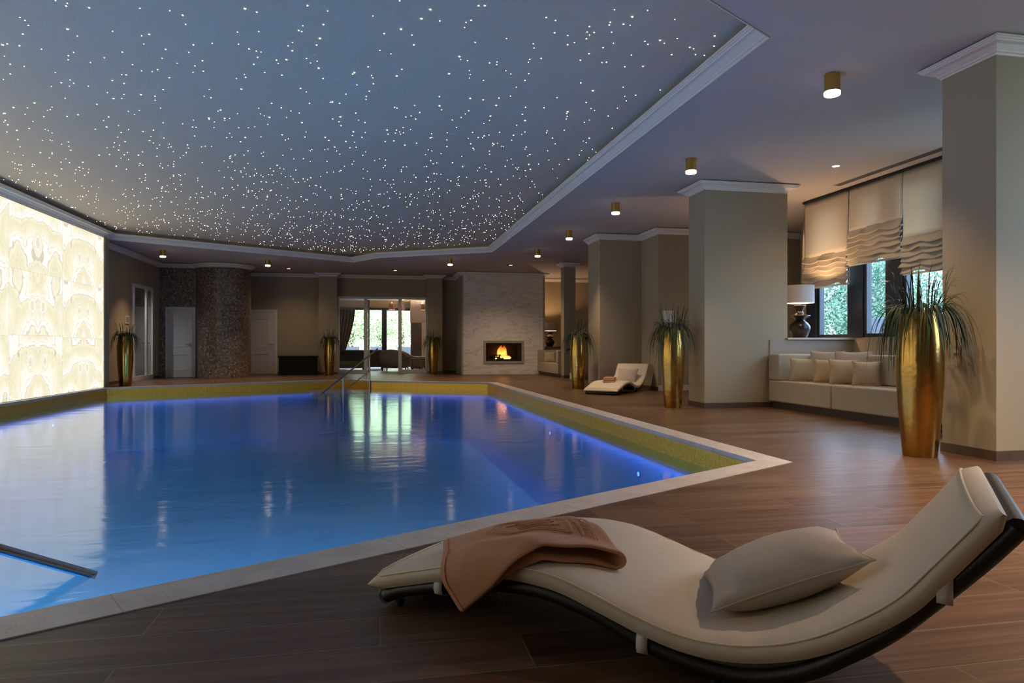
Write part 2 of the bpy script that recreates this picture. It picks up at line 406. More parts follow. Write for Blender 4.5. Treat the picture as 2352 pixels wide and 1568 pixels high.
M['marble_edge'] = simple('beige_marble_edge', (.40,.34,.27), .35, var=(8, .25))
def mosaic(name, mode):
    t = NT(name); p = t.pos(); x, y, z = t.sep(p)
    if mode == 'round': u = t.math('MULTIPLY', t.math('ARCTAN2', t.math('SUBTRACT', y, 22.87), t.math('SUBTRACT', x, -4.65)), .8)
    else: u = x
    S = .048; cu = t.math('FLOOR', t.math('DIVIDE', u, S)); cv = t.math('FLOOR', t.math('DIVIDE', z, S))
    w = t.n('ShaderNodeTexWhiteNoise'); w.noise_dimensions = '2D'; t.l(t.comb(cu, cv, 0.0), w.inputs['Vector'])
    pt = t.noise(p, 1.4, 2); q = t.math('ADD', t.math('MULTIPLY', w.outputs['Value'], .8), t.math('MULTIPLY', pt, .25))
    c = t.ramp(q, [(0, (.06,.04,.03)), (.3, (.16,.115,.08)), (.7, (.24,.18,.125)), (.95, (.40,.33,.24))])
    gu = t.math('FRACT', t.math('DIVIDE', u, S)); gv = t.math('FRACT', t.math('DIVIDE', z, S))
    gr = t.math('MAXIMUM', t.math('GREATER_THAN', t.math('ABSOLUTE', t.math('SUBTRACT', gu, .5)), .455), t.math('GREATER_THAN', t.math('ABSOLUTE', t.math('SUBTRACT', gv, .5)), .455))
    c = t.mix(gr, c, (.10,.08,.06))
    return t.done(t.pbsdf(c, .35, 0, .5, t.bump(t.math('SUBTRACT', w.outputs['Value'], gr), .3, .004)))
M['mosaic_round'] = mosaic('brown_mosaic_round', 'round'); M['mosaic_flat'] = mosaic('brown_mosaic_flat', 'flat')
def rattan():
    t = NT('dark_woven_rattan'); x, y, z = t.sep(t.objc())
    s1 = t.math('SINE', t.math('MULTIPLY', x, 420.0)); s2 = t.math('SINE', t.math('MULTIPLY', y, 420.0)); h = t.math('MULTIPLY', s1, s2)
    return t.done(t.pbsdf((.014,.010,.008), .42, 0, .45, t.bump(h, .6, .004)))
M['rattan'] = rattan()
M['rattan_rail'] = simple('wrapped_rattan_rail', (.016,.010,.008), .4, bump=(160,.3,.003))
def terry():
    t = NT('terracotta_terry'); oc = t.objc(); n1 = t.noise(oc, 420, 2, .7); n2 = t.noise(oc, 12, 3)
    c = t.mix(n2, (.55,.25,.125), (.66,.33,.18)); c = t.mix(t.math('MULTIPLY', n1, .35), c, (.40,.18,.09))
    return t.done(t.pbsdf(c, .95, 0, .1, t.bump(n1, .6, .004), Sheen_Weight=.25))
M['terry'] = terry()
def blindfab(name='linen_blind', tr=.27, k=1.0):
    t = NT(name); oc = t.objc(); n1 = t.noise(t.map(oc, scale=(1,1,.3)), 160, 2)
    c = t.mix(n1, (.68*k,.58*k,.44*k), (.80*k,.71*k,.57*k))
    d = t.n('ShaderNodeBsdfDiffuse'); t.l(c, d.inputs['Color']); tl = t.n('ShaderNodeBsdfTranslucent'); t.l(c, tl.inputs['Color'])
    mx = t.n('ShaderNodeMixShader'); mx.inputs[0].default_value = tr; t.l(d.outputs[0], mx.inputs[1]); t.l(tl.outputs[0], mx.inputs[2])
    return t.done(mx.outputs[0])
M['blind'] = blindfab(); M['blind_fold_shaded'] = blindfab('linen_folds_shaded', .08, .74)  # fold copy: less translucent layers, with their shading put into a darker colour
def leafmat(name, a, b):
    t = NT(name); n = t.noise(t.objc(), 1.5, 2); c = t.mix(n, a, b)
    d = t.n('ShaderNodeBsdfDiffuse'); t.l(c, d.inputs['Color']); tl = t.n('ShaderNodeBsdfTranslucent'); t.l(c, tl.inputs['Color'])
    mx = t.n('ShaderNodeMixShader'); mx.inputs[0].default_value = .4; t.l(d.outputs[0], mx.inputs[1]); t.l(tl.outputs[0], mx.inputs[2])
    return t.done(mx.outputs[0])
M['leaf'] = leafmat('tree_leaf', (.26,.38,.22), (.56,.66,.48)); M['leaf_dark'] = leafmat('dark_tree_leaf', (.06,.12,.09), (.17,.27,.20))
def flame():
    t = NT('flame'); z = t.sep(t.n('ShaderNodeTexCoord').outputs['Generated'])[2]
    c = t.ramp(z, [(0, (1.0,.60,.16)), (.35, (1.0,.46,.08)), (.7, (1.0,.24,.025)), (1, (.6,.07,.005))])
    st = t.math('MULTIPLY_ADD', z, -2.2, 2.7)
    e = t.n('ShaderNodeEmission'); t.l(c, e.inputs['Color']); t.l(st, e.inputs['Strength'])
    tr = t.n('ShaderNodeBsdfTransparent'); mx = t.n('ShaderNodeMixShader')
    t.l(t.math('MULTIPLY_ADD', t.math('MULTIPLY', z, z), .62, .30), mx.inputs[0]); t.l(e.outputs[0], mx.inputs[1]); t.l(tr.outputs[0], mx.inputs[2])
    return t.done(mx.outputs[0])
M['flame'] = flame()

# ================================================================== SETTING
POOL = [(3.367,5.045), (3.19,17.9), (.05,19.6), (-.55,20.65), (-6.14,17.42), (-6.14,3.9), (-2.4,1.81)]
POOLIN = offset_poly(POOL, [.245,.235,.235,.235,.10,.235,.23])
BASIN = offset_poly(POOL, [.265,.255,.255,.255,.12,.255,.25])
FLOOR = [(-6.6,-4), (7.75,-4), (7.75,10.95), (9.55,13.8), (9.55,24.95), (-6.6,24.95)]
OPEN = [(3.2,5.1), (3.13,18.165), (.115,20.0), (-.62,21.2), (-6.16,17.83), (-6.16,3.9), (-2.4,1.77)]
structure(nofix(MB().flat([FLOOR, POOL], 0)).build('floor', M['floor'], smooth=False), 'dark brown wood plank floor around the pool', 'floor')
# coping slabs round the pool
mb = MB(); n = len(POOL)
mb.flat([POOL, POOLIN], .004); mb.wall(POOL, -.06, .004); mb.wall(POOLIN, -.04, .004, inward=True); mb.flat([POOLIN, BASIN], -.04, False)
structure(nofix(mb).build('pool_coping', M['travertine'], smooth=False), 'pale travertine coping round the pool', 'coping')
mb = MB(); mb.wall(BASIN, -.30, -.04, inward=True)
structure(nofix(mb).build('pool_border', M['gold_mosaic'], smooth=False), 'gold mosaic border just above the water', 'pool wall')
mb = MB(); mb.wall(BASIN, -1.5, -.30, inward=True); mb.flat([BASIN], -1.5)
structure(nofix(mb).build('pool_basin', M['pool_tile'], smooth=False), 'blue pool basin under the water', 'pool')
structure(nofix(MB().flat([BASIN], -.205)).build('pool_water', M['water'], smooth=False), 'still blue pool water', 'water')
# ledge step at the far entry of the pool
mb = MB(); mb.prism([(-1.75,19.66), (-1.55,19.2), (-.15,19.05), (-.10,19.35), (-.66,20.28)], -.5, -.235)
structure(mb.build('pool_step', M['travertine'], smooth=False), 'pale entry step at the far end of the pool', 'step')
# ceilings
structure(nofix(MB().flat([FLOOR, OPEN], 3.505, False)).build('ceiling', M['plaster'], smooth=False), 'smooth lilac-white lower ceiling around the pool', 'ceiling')
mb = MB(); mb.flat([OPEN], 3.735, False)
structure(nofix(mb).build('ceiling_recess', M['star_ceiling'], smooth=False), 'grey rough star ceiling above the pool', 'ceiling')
structure(nofix(MB().wall(OPEN, 3.5, 3.74, inward=True)).build('trim_1', M['wall'], smooth=False), 'reveal of the star ceiling recess', 'trim')
CP = [(0,0), (.012,0), (.012,.016), (.030,.020), (.030,.032), (.042,.037), (.058,.047), (.072,.058), (.084,.066), (.100,.071), (.112,.072), (.112,.084), (.126,.086), (.126,.098), (.14,.100), (.14,.112), (0,.112)]
BIG = [(o, 3.497+z*1.28) for o, z in CP]
CR = [(o, 3.375+z) for o, z in CP]
structure(MB().sweep(OPEN, BIG, True, 1).build('trim_2', M['cornice'], angle=25), 'white moulded cornice framing the star ceiling', 'cornice')
def cornice(path, closed, side, k): return structure(MB().sweep(path, CR, closed, side).build('trim_%d' % k, M['cornice'], angle=25), 'white moulded cornice', 'cornice')
BB = [(0,0), (.012,0), (.012,.082), (0,.082)]
def skirting(path, closed, side, k, m='skirting', h=.082):
    return structure(MB().sweep(path, [(o, z*h/.082) for o, z in BB], closed, side).build('baseboard_%d' % k, M[m], smooth=False), 'brown tile skirting', 'baseboard')
def wallbox(name, m, *boxes):
    mb = MB()
    for b in boxes: mb.box(*b)
    return structure(mb.build(name, M[m], smooth=False), None, 'wall')
# left side
wallbox('wall_left', 'wall', (-6.6,-6.18,-4,17.44,0,3.505), (-6.6,-6.15,17.44,17.7,0,3.505), (-6.6,-6.45,17.7,20.2,0,3.505), (-6.6,-6.45,20.2,22.0,2.69,3.505), (-6.6,-6.45,22.0,22.6,0,3.505))
wallbox('wall_mosaic', 'mosaic_flat', (-6.6,-4.6,22.6,22.8,0,3.505))
wallbox('wall_back', 'wall', (-4.75,-4.6,22.8,24.8,0,3.505), (-4.75,-1.27,24.8,24.95,0,3.505), (-1.27,1.86,24.8,24.95,2.73,3.505), (1.86,9.55,24.8,24.95,0,3.505),
        (-1.88,-1.27,24.3,24.8,0,3.505), (1.83,2.37,24.3,24.8,0,3.505))
wallbox('wall_near', 'wall', (-6.6,7.75,-4.15,-4,0,3.505))
mb = MB(); mb.prism([(5,14.75), (6,14.75), (6,13.8), (9.55,13.8), (9.55,15.6), (5,15.6)], 0, 3.505)
structure(mb.build('wall_partition', M['wall'], smooth=False), 'beige partition wall with a broad corner pier', 'wall')
mb = MB(); mb.prism([(7.6,10.95), (7.75,10.95), (9.55,13.8), (9.40,13.8)], 0, 3.505); mb.box(9.4,9.55,15.6,24.8,0,3.505)
structure(mb.build('wall_right', M['wall'], smooth=False), 'outer wall', 'wall')
PIL = {'a': (5.07,6.5,4.77,5.32), 'b': (5.0,6.42,9.75,10.29), 'c': (5.64,6.0,19.98,20.34)}
k = 10
for key, lab in (('a', 'broad beige pillar beside the largest gold planter'), ('b', 'broad beige pillar at the end of the built-in sofa'), ('c', 'slim beige pillar by the staircase')):
    x0, x1, y0, y1 = PIL[key]; p = [(x0,y0), (x1,y0), (x1,y1), (x0,y1)]
    structure(MB().box(x0,x1,y0,y1,0,3.505).build('pillar', M['wall'], smooth=False), lab, 'pillar')
    cornice(p, True, -1, k); skirting(p, True, -1, k); k += 1
cornice([(5,15.6), (5,14.75), (6,14.75), (6,13.8), (9.39,13.8)], False, -1, 20); skirting([(5,15.6), (5,14.75), (6,14.75), (6,13.8)], False, -1, 20); skirting([(6,13.8), (9.39,13.8)], False, -1, 21, 'frame_white', .12)
cornice([(-4.6,24.8), (-1.88,24.8), (-1.88,24.3), (-1.27,24.3), (-1.27,24.8), (1.83,24.8), (1.83,24.3), (2.37,24.3), (2.37,24.8), (2.9,24.8), (2.9,23.1), (5.82,23.1), (5.82,24.8), (9.39,24.8)], False, -1, 22)
skirting([(-3.28,24.8), (-1.88,24.8), (-1.88,24.3), (-1.27,24.3), (-1.27,24.8)], False, -1, 22); skirting([(1.86,24.8), (1.86,24.3), (2.37,24.3), (2.37,24.8), (2.9,24.8)], False, -1, 23)
cornice([(-6.45,17.7), (-6.45,22.6), (-5.3,22.6)], False, -1, 24); skirting([(-6.45,17.7), (-6.45,20.19)], False, -1, 24); skirting([(-6.45,22.02), (-6.45,22.58)], False, -1, 25)
# mosaic clad round column with its cornice
structure(MB().lathe([(.8,0), (.8,3.505)], (-4.65,22.87,0), 72).build('column', M['mosaic_round'], angle=60), 'round column clad in brown mosaic', 'column')
structure(MB().lathe([(.8+o, z) for o, z in CR], (-4.65,22.87,0), 72).build('trim_30', M['cornice'], angle=25), 'cornice ring on the round column', 'cornice')
# backlit onyx
ON = thing('onyx_light_wall', (-6.165,9,0), 'glowing backlit onyx slab wall along the pool', 'light wall')
MB().box(-6.172,-6.152,-1,17.37,.012,3.478).build('stone_panel', M['onyx'], ON, smooth=False)
MB().box(-6.175,-6.140,17.37,17.44,0,3.49).build('end_trim', M['sill'], ON, smooth=False)

# panelled doors -----------------------------------------------------------
def panel_door(num, x0, x1, y, h, lab, hinge_left=True):
    D = thing('door_%d' % num, ((x0+x1)/2, y, 0), lab, 'door', kind='structure')
    f = MB(); f.box(x0,x0+.07,y-.03,y,0,h); f.box(x1-.07,x1,y-.03,y,0,h); f.box(x0+.07,x1-.07,y-.03,y,h-.07,h)
    f.build('door_frame', M['frame_white'], D, smooth=False, bevel=.004)
    a, b = x0+.075, x1-.075; w = b-a; lf = MB()
    px0, px1 = a+.17*w, b-.25*w
    zs = [(.22, .72), (.93, h-.30)]
    lf.box(a,px0,y-.022,y-.001,.01,h-.075); lf.box(px1,b,y-.022,y-.001,.01,h-.075)
    lf.box(px0,px1,y-.022,y-.001,.01,zs[0][0]); lf.box(px0,px1,y-.022,y-.001,zs[0][1],zs[1][0]); lf.box(px0,px1,y-.022,y-.001,zs[1][1],h-.075)
    leaf = lf.build('door_leaf', M['door_white'], D, smooth=False)
    for z0, z1 in zs:
        pm = MB(); pm.box(px0,px1,y-.012,y-.001,z0,z1)
        for q0, q1, r0, r1 in ((px0,px0+.025,z0,z1), (px1-.025,px1,z0,z1), (px0,px1,z0,z0+.025), (px0,px1,z1-.025,z1)): pm.box(q0,q1,y-.027,y-.012,r0,r1)
        pm.build('door_panel', M['door_white'], leaf, smooth=False, bevel=.003)
    hx = b-.06; hm = MB(); hm.tube([(hx,y-.022,1.03), (hx,y-.07,1.03), (hx-.13,y-.075,1.03)], .011, 8); hm.lathe([(.0,0), (.024,0), (.024,.006), (0,.006)], (hx,y-.03,1.024), 12)
    hm.build('door_handle', M['brass'], D)
    MB().tube([(hx,y-.022,.95), (hx,y-.032,.95)], .02, 12).build('lock_rose', M['brass'], D)
    for z in (.3, h-.42): MB().tube([(x0+.075,y-.036,z-.05), (x0+.075,y-.036,z+.05)], .01, 8).build('hinge', M['brass'], D)
panel_door(1, -6.27, -5.41, 22.6, 2.17, 'white panelled door in the brown mosaic wall')
panel_door(2, -4.33, -3.30, 24.8, 2.23, 'white panelled door half hidden by the round column')
# glass side door on the left wall, with a small vestibule behind
D = thing('door_3', (-6.45,21.1,0), 'white framed glass door beside the planter near the onyx wall', 'door', kind='structure')
f = MB()
for y0, y1 in ((20.2,20.26), (20.33,20.42), (21.38,21.49), (21.94,22.0)): f.box(-6.49,-6.44,y0,y1,.13,2.60)
f.box(-6.49,-6.44,20.2,22.0,2.60,2.69); f.box(-6.49,-6.44,20.2,22.0,0,.13)
f.build('door_frame', M['frame_white'], D, smooth=False)
for y0, y1 in ((20.26,20.33), (20.42,21.38), (21.49,21.94)): MB().box(-6.468,-6.462,y0,y1,.13,2.60).build('glass_pane', M['glass'], D, smooth=False)
for y in (21.43,): MB().tube([(-6.44,y,1.05), (-6.385,y,1.05), (-6.38,y-.13,1.05)], .011, 8).build('door_handle', M['steel'], D)
wallbox('wall_vestibule', 'plinth', (-9.6,-9.5,19.2,24.0,0,2.9), (-9.5,-6.6,19.1,19.2,0,2.9), (-9.5,-6.6,24.0,24.1,0,2.9), (-9.5,-6.6,19.2,24.0,2.9,3.0), (-9.5,-6.6,19.2,24.0,-.1,0))
t = thing('roller_screen', (-7.6,22.2,0), 'white screen glowing softly behind the glass side door', 'screen')
MB().box(-7.62,-7.60,20.9,23.9,.18,1.76).build('screen_cloth', simple('white_screen_cloth', (.78,.80,.84), .8), t, smooth=False)
MB().box(-7.64,-7.58,20.9,23.9,1.76,1.84).build('head_rail', M['frame_white'], t, smooth=False)
MB().box(-7.63,-7.59,20.9,23.9,0,.18).build('kick_board', M['plinth'], t, smooth=False)

# glazed opening to the lounge --------------------------------------------
D = thing('door_4', (.3,24.86,0), 'white framed glass doors to the lounge, middle leaf standing open', 'door', kind='structure')
f = MB(); Y0, Y1 = 24.80, 24.90
for a, b in ((-1.27,-1.215), (-.36,-.24), (.84,.96), (1.80,1.86)): f.box(a,b,Y0-.02,Y1,0,2.65)
f.box(-1.27,1.86,Y0-.02,Y1,2.65,2.73)
for a, b in ((-1.215,-.36), (.96,1.80)): f.box(a,b,Y0-.02,Y1,0,.13)
f.build('door_frame', M['frame_white'], D, smooth=False, bevel=.004)
for a, b in ((-1.215,-.36), (.96,1.80)): MB().box(a,b,24.84,24.848,.13,2.65).build('glass_pane', M['glass'], D, smooth=False)
lf = MB(); ax = (-.17, .985); c0 = (-.19,24.93)
for t0, t1, z0, z1 in ((0,.09,.02,2.62), (.93,1.02,.02,2.62), (.09,.93,.02,.12), (.09,.93,2.52,2.62)):
    m = (t0+t1)/2; lf.obox((c0[0]+ax[0]*m, c0[1]+ax[1]*m), ax, (ax[1],-ax[0]), (t1-t0)/2, .025, z0, z1)
leaf = lf.build('door_leaf', M['frame_white'], D, smooth=False)
MB().obox((c0[0]+ax[0]*.51, c0[1]+ax[1]*.51), ax, (ax[1],-ax[0]), .42, .004, .12, 2.52).build('glass_pane', M['glass'], leaf, smooth=False)
for z in (.35, 2.2): MB().tube([(-.222,24.91,z-.05), (-.222,24.91,z+.05)], .012, 8).build('hinge', M['steel'], D)
# lounge shell
wallbox('wall_lounge', 'wall', (-5.2,-5.05,24.95,31,0,3.0), (5.05,5.2,24.95,31,0,3.0), (-5.2,-1.75,30.9,31.05,0,3.0), (2.3,5.2,30.9,31.05,0,3.0), (-1.75,2.3,30.9,31.05,2.68,3.0),
        (-5.05,5.05,24.96,25.2,2.78,3.0))
structure(nofix(MB().flat([[(-5.2,24.95), (5.2,24.95), (5.2,31.05), (-5.2,31.05)]], 2.98, False)).build('ceiling_lounge', M['plaster'], smooth=False), None, 'ceiling')
structure(nofix(MB().flat([[(-5.2,24.95), (5.2,24.95), (5.2,31.05), (-5.2,31.05)]], 0)).build('floor_lounge', M['floor'], smooth=False), None, 'floor')
def window(num, axis, at, a, b, z0, z1, lab, fw=.07, handle=None):
    """framed pane in a wall: axis 'x' -> wall normal along X (spans Y), 'y' -> spans X"""
    W = thing('window_%d' % num, (at,(a+b)/2,z0) if axis == 'x' else ((a+b)/2,at,z0), lab, 'window', kind='structure')
    def bx(mb, p0, p1, q0, q1, d0, d1): mb.box(at+d0,at+d1,p0,p1,q0,q1) if axis == 'x' else mb.box(p0,p1,at+d0,at+d1,q0,q1)
    f = MB(); bx(f,a,a+fw,z0,z1,-.05,.05); bx(f,b-fw,b,z0,z1,-.05,.05); bx(f,a+fw,b-fw,z0,z0+fw,-.05,.05); bx(f,a+fw,b-fw,z1-fw,z1,-.05,.05)
    f.build('window_frame', M['frame_dark'], W, smooth=False, bevel=.006)
    g = MB(); bx(g,a+fw,b-fw,z0+fw,z1-fw,-.004,.004); g.build('window_pane', M['glass_tint' if axis == 'x' else 'glass'], W, smooth=False)
    if handle:
        h = MB(); y, z = handle
        h.tube([(at-.05,y,z), (at-.10,y,z), (at-.105,y+.16,z)], .011, 8); h.box(at-.062,at-.05,y-.02,y+.02,z-.04,z+.04); h.box(at-.058,at-.05,y-.015,y+.015,z-.22,z-.12)
        h.build('window_handle', M['chrome'], W)
window(1, 'y', 30.97, -1.75, .42, .04, 2.68, 'wide garden window of the lounge behind the dark sofa', .10)
window(2, 'y', 30.97, .42, 2.3, .04, 2.68, 'dark framed garden door of the lounge', .12)
# right-hand window wall --------------------------------------------------
wallbox('wall_window_parapet', 'stone', (7.6,7.75,5.0,10.95,0,1.10), (6.42,7.6,9.74,10.95,0,1.06), (6.105,7.6,9.736,9.76,.43,1.06))
wallbox('wall_window_side', 'wall', (7.6,7.75,-4,-3.0,0,3.505), (7.6,7.75,4.2,5.0,0,3.505), (7.6,7.75,-3.0,1.8,0,3.36), (7.6,7.75,1.8,4.2,0,1.10), (7.6,7.75,-3.0,10.95,3.36,3.505))
structure(MB().box(6.40,7.60,9.70,10.95,1.062,1.092).build('trim_40', M['sill'], smooth=False, bevel=.004), 'pale stone ledge behind the sofa', 'ledge')
posts = [(10.66,10.95), (9.50,9.83), (8.68,8.98), (7.55,7.86), (6.72,7.02), (5.0,5.9)]
mb = MB()
for a, b in posts: mb.box(7.58,7.72,a,b,1.10,3.36)
structure(mb.build('trim_41', M['frame_dark'], smooth=False, bevel=.01), 'dark window mullions', 'mullion')
bays = [(9.83,10.66), (8.98,9.50), (7.86,8.68), (7.02,7.55), (5.9,6.72)]
labs = ['dark framed window behind the table lamp', 'dark framed window with a lever handle above the sofa', 'dark framed window behind the largest planter', 'dark framed window beyond the planter', 'dark framed window behind the pillar']
for i, ((a, b), l) in enumerate(zip(bays, labs)): window(3+i, 'x', 7.65, a, b, 1.10, 3.36, l, .06, (8.90,1.93) if i == 1 else None)
for i, (a, b) in enumerate([(1.8,4.2)]): window(8+i, 'x', 7.65, a, b, 1.10, 3.36, 'unseen dark framed window added to light the near side of the hall', .08)  # unseen window, added to bring daylight onto the foreground
# terrace and ground outside
structure(nofix(MB().flat([[(7.75,-4), (60,-4), (60,70), (-40,70), (-40,31.05), (9.55,31.05), (9.55,13.8), (7.75,10.95)]], -.06)).build('ground', simple('garden_lawn', (.14,.19,.08), .9, var=(.6,.3)), smooth=False), None, 'ground')
structure(MB().prism([(7.76,2), (14.5,2), (14.5,16.5), (11.5,16.5), (7.76,10.6)], -.05, .5).build('terrace', M['terrace'], smooth=False), 'raised terrace outside the windows', 'terrace')
structure(MB().box(-6,7,31.1,33.4,-.05,.02).build('terrace', M['terrace'], smooth=False), 'paved terrace outside the lounge', 'terrace')

# ================================================================== LIGHT FITTINGS
def light_proto():
    t = thing('ceiling_light', (0,0,0), 'x', 'ceiling light', 'brass cylinder lights on the lower ceiling')
    MB().lathe([(.0,0), (.07,0), (.07,-.165), (.064,-.165), (.064,-.02)], (0,0,0), 32).build('housing', M['brass'], t)
    MB().lathe([(.0635,-.15), (.0735,-.166), (.0735,-.190), (.070,-.196), (.0,-.196)], (0,0,0), 24).build('diffuser', M['lamp_glow'], t)
    MB().lathe([(.0,-.1985), (.060,-.1985), (.061,-.1965)], (0,0,0), 20).build('lens', M['lamp_lens'], t)
    return t
LP = light_proto()
LIGHTS = [(4.214,5.69,'brass cylinder ceiling light hanging nearest to the largest gold planter'),
    (4.225,8.63,'brass cylinder ceiling light in front of the broad sofa pillar, second of its row'),
    (4.21,11.55,'brass cylinder ceiling light third along the row beside the star ceiling'),
    (4.207,14.5,'brass cylinder ceiling light fourth along the row, before the corner pier'),
    (4.202,17.45,'brass cylinder ceiling light at the far end of the pillar row, near the slim pillar'),
    (-5.472,19.476,'brass cylinder ceiling light above the glass side door and mosaic wall'),
    (-3.062,21.011,'brass cylinder ceiling light just beyond the round mosaic column'),
    (2.153,19.758,'brass cylinder ceiling light in front of the marble fireplace'),
    (4.21,2.75,'brass cylinder ceiling light over the near deck behind the viewer'), (4.21,-.2,'brass cylinder ceiling light farthest back behind the viewer')]
for i, (x, y, l) in enumerate(LIGHTS):
    o = LP if i == 0 else copy_tree(LP)
    o.location = (x, y, 3.5045); o['label'] = l
def spot_proto():
    t = thing('downlight', (0,0,0), 'x', 'downlight', 'recessed round downlights')
    MB().lathe([(.048,-.001), (.058,-.001), (.060,-.004), (.050,-.005), (.047,-.002)], (0,0,0), 24).build('trim_ring', M['frame_white'], t)
    MB().lathe([(.0,-.003), (.047,-.003)], (0,0,0), 20).build('lens', M['spot_glow'], t)
    return t
SP = spot_proto()
for i, (x, y, l) in enumerate([(6.4,8.562,'recessed round downlight above the built-in sofa by the blinds'), (-2.751,23.341,'recessed round downlight above the dark chest'),
        (.686,23.169,'recessed round downlight before the lounge glass doors'), (4.184,20.968,'recessed round downlight above the marble fireplace'), (8.0,12.4,'recessed round downlight behind the sofa pillar')]):
    o = SP if i == 0 else copy_tree(SP)
    o.location = (x, y, 3.505); o['label'] = l
# vestibule downlights
for i, (x, y, l) in enumerate([(-7.2,20.7,'small bright spotlight seen through the glass side door'), (-7.0,22.6,'second small spotlight inside the vestibule')]):
    o = copy_tree(SP); o.location = (x, y, 2.9); o['label'] = l; o['group'] = 'vestibule spotlights'
def spot(parent_loc, e, size, z, color=(1.0,.72,.46)):
    L = bpy.data.lights.new('spot_beam', 'SPOT'); L.energy = e; L.color = color; L.spot_size = math.radians(size); L.spot_blend = 1.0; L.shadow_soft_size = .04
    o = bpy.data.objects.new('spot_beam', L); COL.objects.link(o); o.location = (parent_loc[0], parent_loc[1], z); return o
for x, y, l in LIGHTS: spot((x, y), 150 if y > 4 else (640 if y > 1 else 340), 90 if y > 4 else 118, 3.295)
for x, y in ((6.4,8.562), (-2.751,23.341), (.686,23.169), (4.184,20.968), (8.0,12.4)): spot((x, y), 48 if y != 20.968 else 150, 130, 3.49)
for x, y in ((-7.2,20.7), (-7.0,22.6)): spot((x, y), 90, 150, 2.88, (.85,.92,1.0))
# pool lamps
pts = [((-6.02,14.5),(1,0)), ((-6.02,10.0),(1,0)), ((-6.02,6.5),(1,0)), ((2.95,15.5),(-1,0)), ((3.0,11.5),(-1,0)), ((3.06,7.6),(-1,0)), ((-3.6,18.65),(.5,-.866)), ((1.4,18.6),(-.5,-.866))]
for i, (p, d) in enumerate(pts):
    t = thing('pool_lamp', (p[0],p[1],-.55), 'small round blue underwater lamp in the pool wall', 'pool lamp', 'underwater pool lamps')
    a = Vector((d[0],d[1],0)); c = Vector((p[0],p[1],-.55))
    MB().tube([c-a*.03, c+a*.006], .035, 14).build('lamp_body', M['steel'], t); MB().tube([c+a*.004, c+a*.012], .025, 14).build('lens', M['pool_lamp'], t)
def poolglow(name, p, d, energy, sx):  # unseen area light added to spread blue through the water, no fitting
    L = bpy.data.lights.new(name, 'AREA'); L.shape = 'RECTANGLE'; L.size = sx; L.size_y = .25; L.energy = energy; L.color = (.20,.60,1.0); L.spread = math.radians(70)
    o = bpy.data.objects.new(name, L); COL.objects.link(o); o.location = (p[0],p[1],-.75); o.rotation_euler = Vector((d[0],d[1],-.42)).to_track_quat('-Z','Y').to_euler()
for p in ((2.3,4.75), (.9,3.98), (-.5,3.18), (-1.8,2.45)): poolglow('unseen_pool_fill', p, (-.489,.872), 46, 1.2)
poolglow('unseen_pool_fill', (-5.0,3.6), (.49,.872), 34, 1.2)
def pool_edge_fill(p, q, energy):  # unseen strip light added under the border to brighten the pool edge
    L = bpy.data.lights.new('unseen_pool_edge_fill', 'AREA'); L.shape = 'RECTANGLE'; l = math.hypot(q[0]-p[0], q[1]-p[1]); L.size = l-.2; L.size_y = .05; L.energy = energy*l; L.color = (.12,.22,1.0)
    d = Vector(((q[0]-p[0])/l, (q[1]-p[1])/l, 0)); nrm = Vector((-d.y, d.x, 0)); z = (-nrm*.06+Vector((0,0,1))).normalized(); y = z.cross(d)
    m = Matrix((d, y, z)).transposed().to_4x4(); m.translation = Vector(((p[0]+q[0])/2, (p[1]+q[1])/2, -.33))+nrm*.07
    o = bpy.data.objects.new('unseen_pool_edge_fill', L); COL.objects.link(o); o.matrix_world = m
for i in (0, 1, 3, 4): pool_edge_fill(BASIN[i], BASIN[i+1], 1.15)
# star lights: the 300 nearest as things, the rest as one mass
def inside(p, poly):
    c = False; j = len(poly)-1
    for i in range(len(poly)):
        a, b = poly[i], poly[j]
        if (a[1] > p[1]) != (b[1] > p[1]) and p[0] < (b[0]-a[0])*(p[1]-a[1])/(b[1]-a[1])+a[0]: c = not c
        j = i
    return c
SO = offset_poly(OPEN, .05); rs = random.Random(11); stars = []
yaw = math.atan(316/1568.); cy, sy = math.cos(yaw), math.sin(yaw)
while len(stars) < 2150:
    x, y = rs.uniform(-6.2,3.2), rs.uniform(1.8,21.3)
    if inside((x,y), SO): stars.append((x, y, rs.choice((0,0,0,0,1,1,1,2))))
def seen(s):
    d = s[0]*sy+s[1]*cy; l = s[0]*cy-s[1]*sy
    return d > 3 and abs(l/d) < .76 and 2.785/d*1568 < 800
vis = sorted([s for s in stars if seen(s)], key=lambda s: (s[0]*sy+s[1]*cy)/(1+.25*s[2])); hid = [s for s in stars if not seen(s)]
SR = (.0038, .0052, .0075); meshes = []
def star_verts(mb, c, r): mb.lathe([(r,0), (r*.75,-r*.5), (0,-r*.75)], c, 8)
for r in SR:
    mb = MB(); star_verts(mb, (0,0,0), r); o = mb.build('star_light', M['star']); meshes.append(o.data); bpy.data.objects.remove(o)
for x, y, k in vis[:300]:
    o = bpy.data.objects.new('star_light', meshes[k]); COL.objects.link(o); o.location = (x, y, 3.7345)
    tag(o, 'tiny glowing white star light set in the dark grey ceiling over the pool', 'star light', 'star lights in the ceiling above the pool')
mb = MB()
for x, y, k in vis[300:]+hid: star_verts(mb, (x,y,3.7345), SR[k])
tag(mb.build('star_light_field', M['star']), 'field of far tiny star lights dotting the ceiling over the pool', 'star lights', kind='stuff')

